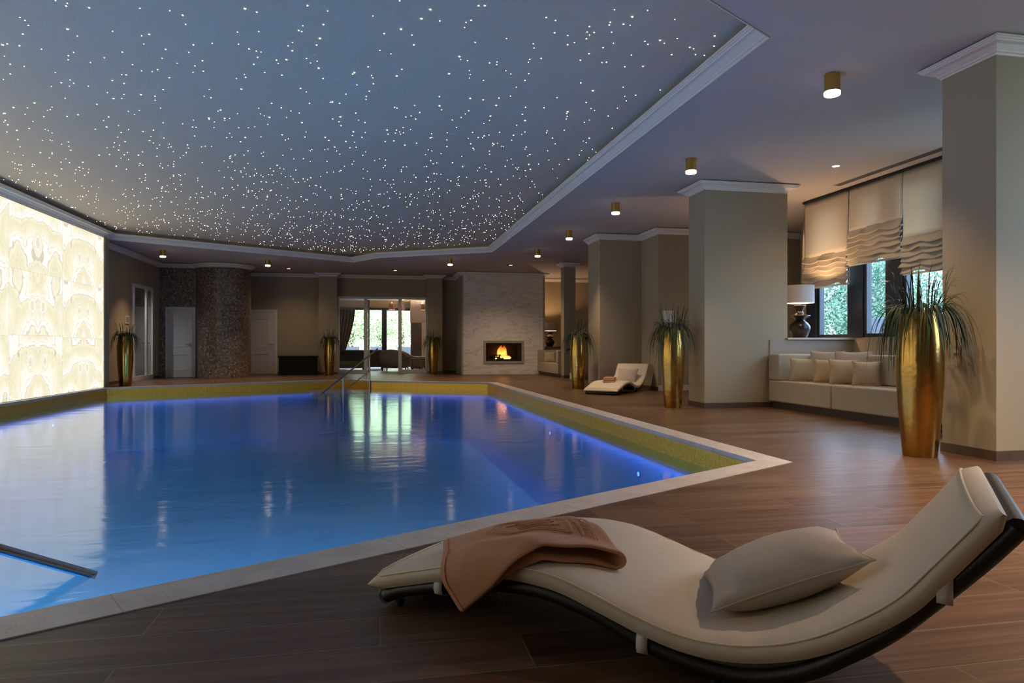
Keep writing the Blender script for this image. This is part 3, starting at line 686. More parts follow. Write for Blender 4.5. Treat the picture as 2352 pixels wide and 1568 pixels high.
# ================================================================== PLANTERS
def foliage(rng, n, top, rim):
    mb = MB()
    for i in range(n):
        ph = rng.uniform(0, 2*PI); u = rng.random()
        if u < .68: L = rng.uniform(.22,.80) if rng.random() < .75 else rng.uniform(.6,.95); e = math.radians(rng.uniform(40,84)); end = math.radians(rng.uniform(-93,-84)); pw = rng.uniform(.20,.40)
        elif u < .88: L = rng.uniform(.20,.42); e = math.radians(rng.uniform(60,86)); end = math.radians(rng.uniform(-85,-10)); pw = rng.uniform(.6,1.1)
        else: L = rng.uniform(.26,.52); e = math.radians(rng.uniform(80,89)); end = math.radians(rng.uniform(-60,50)); pw = rng.uniform(1.5,2.6)
        r0 = rng.uniform(0,.085); p = Vector((r0*math.cos(ph), r0*math.sin(ph), top-.03)); N = 13; w0 = rng.uniform(.0060,.0105)
        rows = []; sw = rng.uniform(-.9,.9); wob = rng.uniform(0,6); wa = rng.uniform(.05,.32)
        for k in range(N):
            q = k/(N-1); el = e+(end-e)*(q**pw)+wa*math.sin(7*q+wob)*q; pa = ph+sw*q+wa*1.6*math.sin(9*q+wob*2)*q
            h = Vector((math.cos(pa), math.sin(pa), 0)); w = w0*(1-q**3)*(.7+.6*q if q < .5 else 1.0)+.0008
            side = Vector((-h.y, h.x, 0)); nrm = side.cross(h*math.cos(el)+Vector((0,0,math.sin(el))))
            rr = math.hypot(p.x, p.y)
            if p.z < top-.01 and rr < rim+.012:
                s_ = (rim+.012)/max(rr,.001); p.x *= s_; p.y *= s_
            rows.append([tuple(p+side*w), tuple(p-nrm*w*.35), tuple(p-side*w)])
            p = p+(h*math.cos(el)+Vector((0,0,math.sin(el))))*(L/(N-1))
        mb.grid(rows)
    return nofix(mb)
PROF = [(0,0), (.128,0), (.131,.01), (.141,.12), (.155,.28), (.170,.48), (.178,.64), (.181,.76), (.178,.90), (.168,1.04), (.153,1.16), (.139,1.245), (.134,1.255), (.126,1.252), (.126,1.20)]
pot_mesh = None
PL = [(4.66,5.13,'largest gold vase planter with trailing grass beside the broad pillar',1.02), (4.58,9.98,'gold vase planter with trailing grass against the sofa pillar',1.0),
      (4.53,14.88,'gold vase planter with trailing grass at the corner pier behind the far lounger',1.0), (-5.98,18.25,'gold vase planter with trailing grass beside the onyx wall',1.0),
      (-1.46,23.48,'gold vase planter with trailing grass between the dark chest and lounge doors',1.0), (1.98,23.5,'gold vase planter with trailing grass between lounge doors and fireplace',1.0)]
for i, (x, y, l, s) in enumerate(PL):
    t = thing('grass_planter', (x,y,0), l, 'planter', 'tall gold planters with trailing grass')
    def pr(z): 
        for (r0,a),(r1,b) in zip(PROF[1:],PROF[2:]):
            if a <= z <= b: return r0+(r1-r0)*(z-a)/max(b-a,1e-6)
        return .135
    if pot_mesh is None:
        o = MB().lathe(PROF, (x,y,0), 56).build('vase', M['gold_pot'], t, angle=60); pot_mesh = o.data
    else:
        o = bpy.data.objects.new('vase', pot_mesh); COL.objects.link(o); o.parent = t
    so = MB().lathe([(0,1.215), (.127,1.215)], (x,y,0), 24).build('soil', M['soil'], t)
    fo = foliage(random.Random(100+i), 230 if i < 2 else 170, 1.255, .30)
    fo.v = [(a*.56+x, b*.56+y, c) for a, b, c in fo.v]
    if i < 3: fo.v = [(min(a, (5.055, 4.985, 4.985)[i] if b > (4.76, 9.74, 14.74)[i] else 9), b, c) for a, b, c in fo.v]
    if i == 3: fo.v = [(max(a, -6.40), b, c) for a, b, c in fo.v]
    fo.build('grass', M['leaf_pot'], t)
    for c in (o, so): pass
    t.scale = (s, s, s)

# ================================================================== SOFT FURNISHINGS
def pillow_mb(w, h, th, rng, N=18, pinch=.10):
    """cushion centred at origin, lying in XY, thickness Z; corners pulled out"""
    top = []; bot = []
    ph = [rng.uniform(0,6) for _ in range(6)]
    for i in range(N+1):
        rt, rb = [], []
        for j in range(N+1):
            u = -1+2*i/N; v = -1+2*j/N
            u = math.copysign(1-(1-abs(u))**1.35, u); v = math.copysign(1-(1-abs(v))**1.35, v)
            x = w/2*u*(1-pinch*(1-v*v)*abs(u)); y = h/2*v*(1-pinch*(1-u*u)*abs(v))
            k = max(0, (1-abs(u)**2.4))**.62*max(0, (1-abs(v)**2.4))**.62
            edge = max(abs(u), abs(v))
            wr = .010*math.sin(9*u+ph[0]+3*v)*math.sin(4*v+ph[1])*edge**3*(1-edge**8) + .008*math.sin(16*v+ph[2])*abs(u)**4*(1-edge**10)+.008*math.sin(16*u+ph[3])*abs(v)**4*(1-edge**10)
            rt.append((x, y, th/2*k+wr)); rb.append((x, y, -th/2*k+wr*.3))
        top.append(rt); bot.append(rb)
    mb = MB(); mb.grid(top); mb.grid([list(reversed(r)) for r in bot]); return mb
def pillow(name, w, h, th, m, label, group, mat4, seed, cat='cushion', piping=None):
    rng = random.Random(seed); loc = mat4.translation
    o = thing(name, tuple(loc), label, cat, group); o.rotation_euler = mat4.to_euler()
    ORIGIN[o.name] = Vector((0,0,0))
    mb = pillow_mb(w, h, th, rng); b = mb.build('cover', M[m], o, angle=180)
    bm = bmesh.new(); bm.from_mesh(b.data); bmesh.ops.remove_doubles(bm, verts=bm.verts, dist=.0004); bmesh.ops.recalc_face_normals(bm, faces=bm.faces); bm.to_mesh(b.data); bm.free()
    N = 18; pts = []
    E_ = []
    for i in range(N): E_.append((-1+2*i/N,-1))
    for i in range(N): E_.append((1,-1+2*i/N))
    for i in range(N): E_.append((1-2*i/N,1))
    for i in range(N+1): E_.append((-1,1-2*i/N))
    for u, v in E_: pts.append((w/2*u*(1-.10*(1-v*v)*abs(u)), h/2*v*(1-.10*(1-u*u)*abs(v)), 0))
    MB().tube(pts, .0028, 6, False).build('seam', M[piping or m], o)
    return o
def frame4(o, ex, ez):
    ex = Vector(ex).normalized(); ez = Vector(ez); ez = (ez-ex*ez.dot(ex)).normalized(); ey = ez.cross(ex)
    m = Matrix((ex, ey, ez)).transposed().to_4x4(); m.translation = Vector(o); return m

def sofa(name, label, xf, xb, y0, y1, splits, arms, back_y, depth_plinth=.07):
    """built-in sofa whose front faces -X; seat split along Y"""
    t = thing(name, ((xf+xb)/2,(y0+y1)/2,0), label, 'sofa')
    MB().box(xf+depth_plinth,xb,y0+.01,y1,0,.10).build('plinth', M['plinth'], t, smooth=False)
    ys = [y0]+list(splits)+[y1]
    for a, b in zip(ys, ys[1:]): MB().box(xf,xb-.2,a+.008,b-.008,.10,.43).build('seat_cushion', M['sofa'], t, bevel=.022, seg=3)
    for a, b in arms: MB().box(xf,xb-.2,a,b,.432,.835).build('armrest', M['sofa'], t, bevel=.022, seg=3)
    for a, b in back_y: MB().box(xb-.22,xb,a+.006,b-.006,.432,.835).build('backrest', M['sofa'], t, bevel=.03, seg=3)
    MB().box(xb-.2,xb,y0,y1,.10,.43).build('back_frame', M['plinth'], t, smooth=False)
    return t
sofa('built_in_sofa', 'long cream built-in sofa under the window with roman blinds', 6.07, 6.84, 5.6, 9.73, (8.23,), [(9.45,9.725)], [(5.62,7.5),(7.5,9.45)])
sofa('built_in_sofa', 'cream built-in sofa beside the marble fireplace', 5.55, 6.42, 20.36, 23.08, (21.95,), [(22.82,23.075),(20.37,20.62)], [(20.62,22.82)])
P_ = [  # centre Y, centre X, w, h, material, label, normal
 (9.20,6.34,.42,.36,'pillow_yellow','straw yellow square cushion leaning by the sofa arm, first of the front row',(-.58,-.79,.22)),
 (8.78,6.43,.38,.35,'pillow_sand','sand coloured cushion just behind the straw yellow one on the long sofa',(-.62,-.74,.25)),
 (8.36,6.38,.40,.36,'pillow_sand','plump sand cushion in the middle of the front row on the long sofa',(-.50,-.83,.25)),
 (7.98,6.42,.35,.34,'pillow_sand','sand cushion at the open end of the front row on the long sofa',(-.60,-.76,.25))]
for i, (y, x, w, h, m, l, nn) in enumerate(P_):
    nz = Vector(nn).normalized(); ex = Vector((0,0,1)).cross(nz).normalized()
    pillow('sofa_cushion', w, h, .13, m, l, 'small cushions along the long built-in sofa', frame4((x,y,.43+h/2*.97), ex, nz), 20+i)
for i, (y, x, l) in enumerate([(8.95,6.52,'large greige cushion standing behind the small ones near the sofa arm'), (8.42,6.54,'large rose grey cushion standing behind the small ones, farther from the arm')]):
    nz = Vector((-.90,-.36,.22)).normalized(); ex = Vector((0,0,1)).cross(nz).normalized()
    pillow('sofa_cushion', .56, .47, .13, 'pillow_grey', l, 'large cushions along the long built-in sofa', frame4((x,y,.43+.232), ex, nz), 30+i)
nz = Vector((-.75,-.62,.2)).normalized(); ex = Vector((0,0,1)).cross(nz).normalized()
pillow('sofa_cushion', .38, .36, .12, 'pillow_yellow', 'pale square cushion on the sofa beside the fireplace', 'cushions on the fireplace sofa', frame4((5.86,22.55,.43+.18), Vector((0,0,1)).cross(Vector((-.3,-.95,.2))), (-.3,-.95,.2)), 40)
pillow('sofa_cushion', .50, .40, .12, 'pillow_grey', 'wide greige cushion behind the pale one on the fireplace sofa', 'cushions on the fireplace sofa', frame4((6.06,21.9,.43+.22), Vector((0,0,1)).cross(Vector((-.95,-.1,.25))), (-.95,-.1,.25)), 41)
# small sofa beyond the third planter
t = thing('small_sofa', (6.95,18.85,0), 'cream sofa half hidden behind the corner pier', 'sofa')
MB().box(6.36,7.6,18.5,19.3,0,.10).build('plinth', M['plinth'], t, smooth=False); MB().box(6.30,7.6,18.44,19.3,.10,.43).build('seat_cushion', M['sofa'], t, bevel=.02)
MB().box(6.30,7.6,19.08,19.3,.43,.84).build('backrest', M['sofa'], t, bevel=.02)
pillow('sofa_cushion', .40, .36, .13, 'pillow_yellow', 'pale cushion on the sofa half hidden by the corner pier', None, frame4((6.60,18.93,.43+.185), (1,0,0), (0,-1,.25)), 42)

# roman blinds ---------------------------------------------------------------
def blind(y0, y1, ztop, zfold, zbot, seed, label):
    rng = random.Random(seed); t = thing('roman_blind', (7.46,(y0+y1)/2,ztop), label, 'blind', 'cream roman blinds along the window wall')
    NY = 34; a = [rng.uniform(0,6) for _ in range(6)]
    rows = []
    nz = 12
    for i in range(nz+1):
        z = ztop+(zfold-ztop)*i/nz; q = i/nz
        rows.append([(7.47-.010*math.sin(3.1*PI*j/NY+a[0])*q-.012*q*q*abs(math.sin(2.5*PI*j/NY+a[1])), y0+(y1-y0)*j/NY, z) for j in range(NY+1)])
    MB().grid(rows).build('fabric_drop', M['blind'], t, angle=180, solid=.004)
    nf = 6; fh = (zfold-zbot)/nf
    for k in range(nf):
        zt = zfold-k*fh; rows = []
        for i in range(9):
            q = i/8; row = []
            for j in range(NY+1):
                v = j/NY; sc_ = abs(math.sin(PI*2.5*v+a[2]*.25+.4))
                sag = .060*sc_*q**1.2+.016*math.sin(9*v+a[3]+k*1.4)*q
                out = .006+.070*q**1.5*(.70+.40*math.sin(9*v+a[4]+k*1.9)*math.sin(4*v+k))+.004*math.sin(31*v+k*2+a[5])*q
                zz = zt+.012-(fh*1.12)*q-sag*.55
                row.append((7.47-out-.004*k*0, y0-.006+(y1-y0+.012)*v, zz))
            rows.append(row)
        # tuck the lower lip back under
        rows.append([(x+.012, y, z-.004) for x, y, z in rows[-1]])
        rows.append([(x+.05, y, z+.022) for x, y, z in rows[-1]])
        MB().grid(rows).build('fold', M['blind_fold_shaded'], t, angle=180, solid=.003)
    MB().box(7.455,7.49,y0,y1,zbot-.045,zbot-.015).build('hem_bar', M['blind'], t, bevel=.004)
    MB().box(7.43,7.50,y0,y1,ztop,ztop+.03).build('head_rail', M['trim_dark'], t, smooth=False)
    MB().tube([(7.50,y0+.01,ztop), (7.50,y0+.01,zbot)], .004, 6).build('cord', M['cornice'], t)
blind(9.69,10.83,3.465,2.50,2.00,1,'cream roman blind lowered deepest, beside the table lamp')
blind(8.55,9.665,3.465,2.80,2.28,2,'cream roman blind drawn highest, in the middle of the window wall')
blind(7.40,8.53,3.465,2.50,2.02,3,'cream roman blind partly hidden by the largest pillar')
# slot vent in the ceiling
t = thing('ceiling_vent', (7.18,8.2,3.5), 'long slotted air vent in the ceiling before the blinds', 'vent')
MB().box(7.11,7.25,6.2,9.62,3.499,3.5045).build('vent_frame', M['plaster'], t, smooth=False)
for i in range(4): MB().box(7.122+i*.032,7.140+i*.032,6.24,9.58,3.4965,3.4992).build('slot', M['trim_dark'], t, smooth=False)

# table lamps ---------------------------------------------------------------
def lamp_proto():
    t = thing('table_lamp', (0,0,0), 'x', 'table lamp', 'dark ceramic table lamps with white drum shades')
    pr = [(0,0), (.105,0), (.115,.012), (.155,.12), (.166,.165), (.160,.195), (.125,.25), (.075,.285), (.068,.30), (.085,.325), (.13,.345), (.166,.362), (.160,.372), (.10,.385), (.062,.41), (.050,.44), (.055,.47), (.085,.515), (.098,.53), (.095,.54), (.03,.54), (0,.54)]
    MB().lathe(pr, (0,0,0), 36).build('base', M['charcoal_lamp'], t, angle=30)
    MB().tube([(0,0,.54), (0,0,.70)], .008, 8).build('stem', M['steel'], t)
    MB().lathe([(.225,.575), (.225,.865), (.219,.865), (.219,.575), (.225,.575)], (0,0,0), 40).build('shade', M['shade'], t)
    h = MB()
    for k in range(3):
        a = 2*PI*k/3; h.tube([(0,0,.70), (.219*math.cos(a),.219*math.sin(a),.86)], .003, 5)
    h.build('shade_spider', M['steel'], t)
    MB().lathe([(.0,.64), (.02,.65), (.03,.685), (.02,.715), (0,.72)], (0,0,0), 14).build('bulb', emit('bulb_glow', (1.0,.70,.40), 22.0), t)
    L = bpy.data.lights.new('lamp_bulb', 'POINT'); L.energy = 26; L.color = (1.0,.62,.34); L.shadow_soft_size = .03
    o = bpy.data.objects.new('lamp_bulb', L); COL.objects.link(o); o.parent = t; o.location = (0,0,.76)
    return t
t = lamp_proto(); t.location = (6.89,10.12,1.093); t['label'] = 'dark ceramic table lamp with white drum shade on the ledge behind the long sofa'
t2 = copy_tree(t); t2.location = (6.21,23.9,.952); t2['label'] = 'dark ceramic table lamp with white drum shade beside the marble fireplace'
mb = MB().box(5.83,7.6,23.3,24.79,0,.90)
structure(mb.build('wall_ledge', M['stone'], smooth=False), 'low wall behind the fireplace sofa', 'wall')
structure(MB().box(5.83,7.6,23.25,24.79,.901,.95).build('trim_42', M['plinth'], smooth=False), 'dark ledge top', 'ledge')

# staircase side -------------------------------------------------------------
mb = MB(); P0 = [(5.72,0), (9.38,0), (9.38,3.3), (9.2,3.3), (5.72,.86)]
vs = [(x,19.46,z) for x, z in P0]+[(x,19.56,z) for x, z in P0]; n = len(P0)
mb.add(vs, [tuple(range(n)), tuple(reversed(range(n, 2*n)))]+[(i, n+i, n+(i+1)%n, (i+1)%n) for i in range(n)])
structure(mb.build('wall_stair_parapet', M['wall'], smooth=False), 'sloping parapet of the staircase', 'wall')
t = thing('stair_handrail', (5.7,19.5,.9), 'dark wooden handrail rising along the stair parapet', 'handrail')
MB().tube([(5.56,19.42,.845), (5.72,19.42,.90), (9.2,19.42,3.34)], .035, 10).build('rail', M['ebony'], t)
for x in (6.0, 7.2, 8.4): MB().tube([(x,19.46,.86+(x-5.72)*.701-.06), (x,19.42,.90+(x-5.72)*.701-.02)], .012, 8).build('bracket', M['steel'], t)
for i in range(3): structure(MB().box(5.66+.28*i,5.66+.28*(i+1)+.02,19.0-.02*0,19.455,0,.17*(i+1)).build('stair_step', M['frame_white'], smooth=False), 'white stair step', 'step') if i == 0 else None

# wall notices ----------------------------------------------------------------
t = thing('wall_panel', (6.23,13.78,1.6), 'white framed notice on the wall behind the second planter', 'notice')
MB().box(6.08,6.38,13.782,13.798,1.48,1.73).build('frame', M['frame_white'], t, smooth=False, bevel=.003); MB().box(6.11,6.35,13.778,13.783,1.51,1.70).build('sheet', M['paper'], t, smooth=False)
t = thing('wall_panel', (-6.44,19.8,1.66), 'small white framed notice on the wall behind the onyx-side planter', 'notice')
MB().box(-6.448,-6.432,19.65,19.96,1.56,1.77).build('frame', M['frame_white'], t, smooth=False, bevel=.003); MB().box(-6.433,-6.428,19.68,19.93,1.59,1.74).build('sheet', M['chair_fabric'], t, smooth=False)
# dark chest -------------------------------------------------------------------
t = thing('storage_chest', (-2.53,24.2,0), 'dark brown storage chest against the back wall', 'chest')
MB().box(-3.13,-1.93,23.88,24.5,0,.59).build('body', M['chest'], t, bevel=.006); MB().box(-3.16,-1.90,23.85,24.53,.592,.645).build('lid', M['chest'], t, bevel=.008)

# fireplace --------------------------------------------------------------------
F = thing('fireplace', (4.36,23.9,0), 'tall cream marble fireplace with a burning fire', 'fireplace')
X0, X1, Z0, Z1 = 3.74, 4.99, .46, 1.075
mb = MB()
mb.box(2.96,X0,23.1,24.79,0,3.505); mb.box(X1,5.76,23.1,24.79,0,3.505); mb.box(X0,X1,23.1,24.79,0,Z0); mb.box(X0,X1,23.1,24.79,Z1,3.505); mb.box(X0,X1,23.75,24.79,Z0,Z1)
mb.build('chimney_breast', M['marble'], F, smooth=False)
mb = MB(); mb.box(2.90,2.96,23.085,24.79,0,3.505); mb.build('corner_slab', M['marble_edge'], F, smooth=False)
mb = MB(); mb.box(5.76,5.82,23.085,24.79,0,3.505); mb.build('corner_slab', M['marble_edge'], F, smooth=False)
mb = MB(); s = .085
for a, b, c, d in ((X0-s,X1+s,Z1,Z1+s), (X0-s,X1+s,Z0-s,Z0), (X0-s,X0,Z0,Z1), (X1,X1+s,Z0,Z1)): mb.box(a,b,23.07,23.1,c,d)
mb.build('surround', M['marble_edge'], F, smooth=False, bevel=.004)
mb = MB()
for a, b, c, d in ((X0,X1,Z1-.07,Z1), (X0,X1,Z0,Z0+.065), (X0,X0+.04,Z0+.065,Z1-.07), (X1-.05,X1,Z0+.065,Z1-.07)): mb.box(a,b,23.10,23.15,c,d)
mb.build('door_frame', M['black'], F, smooth=False)
MB().box(X0+.04,X1-.05,23.12,23.126,Z0+.065,Z1-.07).build('glass_pane', M['glass'], F, smooth=False)
fb = simple('sooty_firebrick', (.06,.035,.025), .9, bump=(20,.3,.01))
mb = MB(); mb.box(X0,X1,23.70,23.745,Z0,Z1); mb.box(X0+.001,X0+.02,23.16,23.7,Z0,Z1); mb.box(X1-.02,X1-.001,23.16,23.7,Z0,Z1); mb.box(X0,X1,23.16,23.7,Z0,Z0+.02); mb.box(X0,X1,23.16,23.7,Z1-.02,Z1)
mb.build('firebox_lining', fb, F, smooth=False)
char = simple('charred_wood', (.012,.008,.006), .9, bump=(30,.6,.02))
zb = Z0+.075
for a, b, r in (((4.02,23.36,zb+.02),(4.55,23.5,zb+.03),.05), ((4.2,23.55,zb+.03),(4.72,23.38,zb+.03),.045), ((4.1,23.42,zb+.10),(4.6,23.48,zb+.08),.045), ((3.93,23.45,zb+.08),(4.15,23.5,zb+.02),.05)):
    MB().tube([a, tuple((Vector(a)+Vector(b))/2+Vector((0,0,.012))), b], [r, r*1.1, r*.9], 10).build('log', char, F)
rng = random.Random(5)
for i, (x, y, w, h) in enumerate([(4.37,23.52,.105,.47), (4.31,23.48,.08,.46), (4.43,23.49,.08,.465), (4.37,23.44,.07,.34), (4.25,23.44,.05,.24), (4.50,23.43,.05,.22), (4.20,23.40,.035,.14), (4.555,23.38,.055,.12), (4.16,23.38,.03,.09), (4.61,23.36,.04,.07), (4.33,23.38,.03,.17), (4.42,23.37,.035,.15), (4.66,23.36,.025,.04)]):
    rows = []
    for k in range(12):
        q = k/11; r = w*(.55+.75*math.sin(PI*(q*.8+.12)))*(1-q**3.0)+.001; ox = .035*math.sin(q*6+i*1.7)*q
        rows.append([(x+ox+r*math.cos(2*PI*j/14)*(1+.15*math.sin(3*j+i)), y+.5*r*math.sin(2*PI*j/14), zb+.02+h*q) for j in range(14)])
    MB().grid(rows, closed_v=True).build('flame', M['flame'], F, angle=180)
for i in range(7):
    x = rng.uniform(4.1,4.62); MB().tube([(x,23.33,zb), (x+.05,23.36,zb+.015)], .018, 6).build('ember', M['ember'], F)

# ================================================================== LOUNGERS
TOP = [(-.03,.098), (.1,.135), (.277,.184), (.4,.218), (.5,.233), (.6,.241), (.7,.238), (.78,.226), (.885,.197), (1.018,.158), (1.143,.134), (1.261,.136), (1.371,.159), (1.474,.2), (1.572,.261), (1.665,.335), (1.735,.42), (1.80,.505), (1.86,.585)]
RAIL = [(.03,.036), (.1,.068), (.277,.116), (.457,.156), (.65,.172), (.80,.152), (.885,.13), (1.016,.082), (1.143,.056), (1.26,.047), (1.36,.062), (1.462,.104), (1.56,.172), (1.65,.245), (1.735,.335), (1.833,.445), (1.905,.535)]
def spline(P, n):
    out = []
    for i in range(n):
        t = i/(n-1)*(len(P)-1); k = min(int(t), len(P)-2); f = t-k
        p0, p1, p2, p3 = P[max(k-1,0)], P[k], P[k+1], P[min(k+2,len(P)-1)]
        out.append(tuple(.5*((2*p1[j])+(-p0[j]+p2[j])*f+(2*p0[j]-5*p1[j]+4*p2[j]-p3[j])*f*f+(-p0[j]+3*p1[j]-3*p2[j]+p3[j])*f**3) for j in (0,1)))
    return out
TS = spline(TOP, 90); W = .70
def ztop(s):
    for (a, b), (c, d) in zip(TS, TS[1:]):
        if s <= c: return b+(d-b)*(s-a)/(c-a)
    return TS[-1][1]
def normals(P):
    o = []
    for i in range(len(P)):
        a, b = P[max(i-1,0)], P[min(i+1,len(P)-1)]; l = math.hypot(b[0]-a[0], b[1]-a[1]); o.append((-(b[1]-a[1])/l, (b[0]-a[0])/l))
    return o
def lounger_proto():
    t = thing('wave_lounger', (0,0,0), 'x', 'lounger', 'wave shaped loungers on the pool deck')
    NS = normals(TS); T = .046; rows = []; rng = random.Random(3); ph = [rng.uniform(0,6) for _ in range(8)]
    sec = [(.004,-T), (-.004,-T*.75), (-.010,-T*.4), (-.006,-.008), (.0,.0), (.012,.007), (.04,.013), (.10,.018), (.2,.022), (.35,.024)]
    sec = sec+[(W-y, o) for y, o in reversed(sec[:-1])]
    sec += [(W-.10,-T-.002), (W/2,-T-.004), (.10,-T-.002)]
    n = len(TS)
    for i, ((s, z), (nx, nz)) in enumerate(zip(TS, NS)):
        e = 1 if 1 < i < n-2 else (.62 if i in (1, n-2) else .30)
        mid = -T/2; r = []
        for y, o in sec:
            wr = 0
            if o > -.03:
                k = math.exp(-((s-1.22)/.30)**2)
                wr = k*.0030*(math.sin(42*s+ph[0]+6*y)*math.sin(9*y+ph[1]))*(1 if .0 < y < W else 0)
                edge = math.exp(-(min(y, W-y)/.05)**2); wr += edge*.0022*math.sin(64*s+ph[2]+(3 if y > .3 else 0))*(.4+k)
            oo = mid+(o-mid)*e+wr
            r.append((s+nx*oo, y, z+nz*oo))
        rows.append(r)
    mb = MB().grid(rows, closed_v=True); k = len(sec)
    mb.f.append(tuple(range(k))); mb.f.append(tuple((n-1)*k+j for j in reversed(range(k))))
    mt = mb.build('mattress', M['mattress'], t, angle=50)
    ends = []
    for P, nn, flip in ((TS[-3], NS[-3], 0), (TS[2], NS[2], 1)):
        e_ = [(P[0]+nn[0]*o, y, P[1]+nn[1]*o) for y, o in ((.004,.002), (.04,.015), (.10,.020), (.2,.024), (.35,.026), (.5,.024), (.6,.020), (.66,.015), (W-.004,.002))]
        ends.append(e_[::-1] if flip else e_)
    near = [(s+nx*.002, -.001, z+nz*.002) for (s, z), (nx, nz) in zip(TS[3:-3], NS[3:-3])]; far = [(x, W+.001, z) for x, y, z in near[::-1]]
    MB().tube(near+ends[0]+far+ends[1]+near[:1], .0032, 6, False).build('piping', M['piping'], mt)
    RS = spline(RAIL, 60)
    for y in (.035, W-.035): MB().tube([(s, y, z) for s, z in RS], .027, 12).build('rail', M['rattan_rail'], t)
    for s, z in (RS[0], RS[-1]): MB().tube([(s,.02,z), (s,W-.02,z)], .026, 10).build('end_bar', M['rattan_rail'], t)
    pn = MB(); NR = normals(RS); rw = []
    for (s, z), (nx, nz) in zip(RS, NR): rw.append([(s+nx*.008,.04,z+nz*.008), (s+nx*.008,W-.04,z+nz*.008), (s-nx*.010,W-.04,z-nz*.010), (s-nx*.010,.04,z-nz*.010)])
    pn.grid(rw, closed_v=True).build('woven_deck', M['rattan'], t, angle=60)
    for y in (.026, W-.026):
        MB().grid([[(s, y, z-.004), (s+.0, y, max(z, min(ztop(s)-.040, z+.075)))] for s, z in RS]).build('side_weave', M['rattan_rail'], t, solid=.004)
    for s, z in ((.07,.055), (1.22,.06)):
        for y in (.06, W-.06): MB().tube([(s,y,0), (s,y,z)], .018, 10).build('foot', M['black'], t)
    for s in (.285, 1.02, 1.765):
        zc = next(b+(d-b)*(s-a)/(c-a) for (a,b),(c,d) in zip(RS,RS[1:]) if s <= c); zt_ = ztop(s)-T
        for side in (0, 1):
            pth = [(.012,zt_+.004), (.004,zt_-.010), (.002,zc-.006), (.009,zc-.024), (.030,zc-.033), (.055,zc-.031)]
            MB().grid([[(s-.017,(p if not side else W-p),z) for p, z in pth], [(s+.017,(p if not side else W-p),z) for p, z in pth]]).build('strap', M['door_white'], mt, solid=.003)
    return t
LA = (0.0, 2.55); LR = math.atan2(-.667504, .744606)
l1 = lounger_proto(); l1.location = (*LA, 0); l1.rotation_euler = (0,0,LR); l1['label'] = 'large cream wave lounger with a towel and cushion, nearest to the viewer'
l2 = copy_tree(l1); LB = (4.64,12.64); LR2 = math.radians(48.6); l2.location = (*LB, 0); l2.rotation_euler = (0,0,LR2); l2['label'] = 'small cream wave lounger in front of the corner pier'
def to_world(L, r, p): return Vector((L[0]+math.cos(r)*p[0]-math.sin(r)*p[1], L[1]+math.sin(r)*p[0]+math.cos(r)*p[1], p[2]))
# cushion on the near lounger (local axes of the lounger)
def on_lounger(L, r, ex, ez, c):
    m = frame4(c, ex, ez); R = Matrix.Rotation(r, 4, 'Z'); R.translation = Vector((*L,0)); return R @ m
pillow('lounger_cushion', .475, .42, .175, 'pillow_grey', 'plump linen cushion on the nearest lounger', None, on_lounger(LA, LR, (.873,.316,.372), (-.37,-.069,.927), (1.337,.368,.259)), 50)
pillow('lounger_cushion', .46, .40, .12, 'pillow_grey', 'grey linen cushion on the backrest of the far lounger', None, on_lounger(LB, LR2, (0,1,0), (-.80,0,.60), (1.50,.36,.315)), 51)
# folded towel on the near lounger ------------------------------------------------
Q0 = Vector((.15,.22)); EA = Vector((.46,.16))
def surf(a, b, h):
    d = Vector((.58,-.81)).lerp(Vector((.80,-.60)), a).normalized(); L = .47+(.325-.47)*a
    p = Q0+EA*a+d*(L*b)
    s, w = p.x, p.y; e = -.03-w
    rip = .007*math.sin(5*a+7*b)+.005*math.sin(11*b-4*a)+.004*math.sin(17*a+6*b)*b
    if e > -.05:
        # bends over the edge of the mattress
        R = .05; arc = e+.05
        if arc < R*PI/2:
            q = arc/R; return (s, .02-R*math.sin(q)-h*math.sin(q), ztop(s)+.006+R*(math.cos(q)-1)+h*math.cos(q)+rip*.5)
        return (s, .02-R-h, ztop(s)+.006-R-(arc-R*PI/2)+.0)
    return (s, w, ztop(s)+.024+h+rip)
def hl(a): return .004+.004*a
def hu(a, b): return .026+.034*a+.006*math.sin(3*a)
rows = []; NB = 26; NA = 22
pathA = [(i/NA, 0) for i in range(NA+1)]
for a, _ in pathA: rows.append([surf(a, j/NB, hl(a)) for j in range(NB+1)])
for k in range(1, 8):
    q = PI*k/8; row = []
    for j in range(NB+1):
        b = j/NB; p = surf(1, b, (hl(1)+hu(1,b))/2-(hu(1,b)-hl(1))/2*math.cos(q)); d = EA.normalized()*(.030*math.sin(q)*(1+.2*math.sin(3*b)))
        row.append((p[0]+d.x, p[1]+d.y, p[2]))
    rows.append(row)
for a, _ in reversed(pathA): rows.append([surf(a, j/NB, hu(a, j/NB)) for j in range(NB+1)])
TC = Vector((.48,.16,.25)); mb = MB().grid(rows); mb.v = [tuple(Vector(v)-TC) for v in mb.v]
tw = thing('bath_towel', tuple(to_world(LA, LR, TC)), 'terracotta terry towel folded over the edge of the nearest lounger', 'towel', None, LR); ORIGIN[tw.name] = Vector((0,0,0))
mb.build('folded_cloth', M['terry'], tw, angle=180, solid=.013, subsurf=1)
hem = MB()
for hh in (hu, None):
    hem.tube([tuple(Vector(surf(.035, j/NB, (hu(.035, j/NB)+.0075 if hh else hl(.035)+.0075)))-TC) for j in range(NB+1)], .0022, 5)
hem.build('hem_stitching', M['terry'], tw)
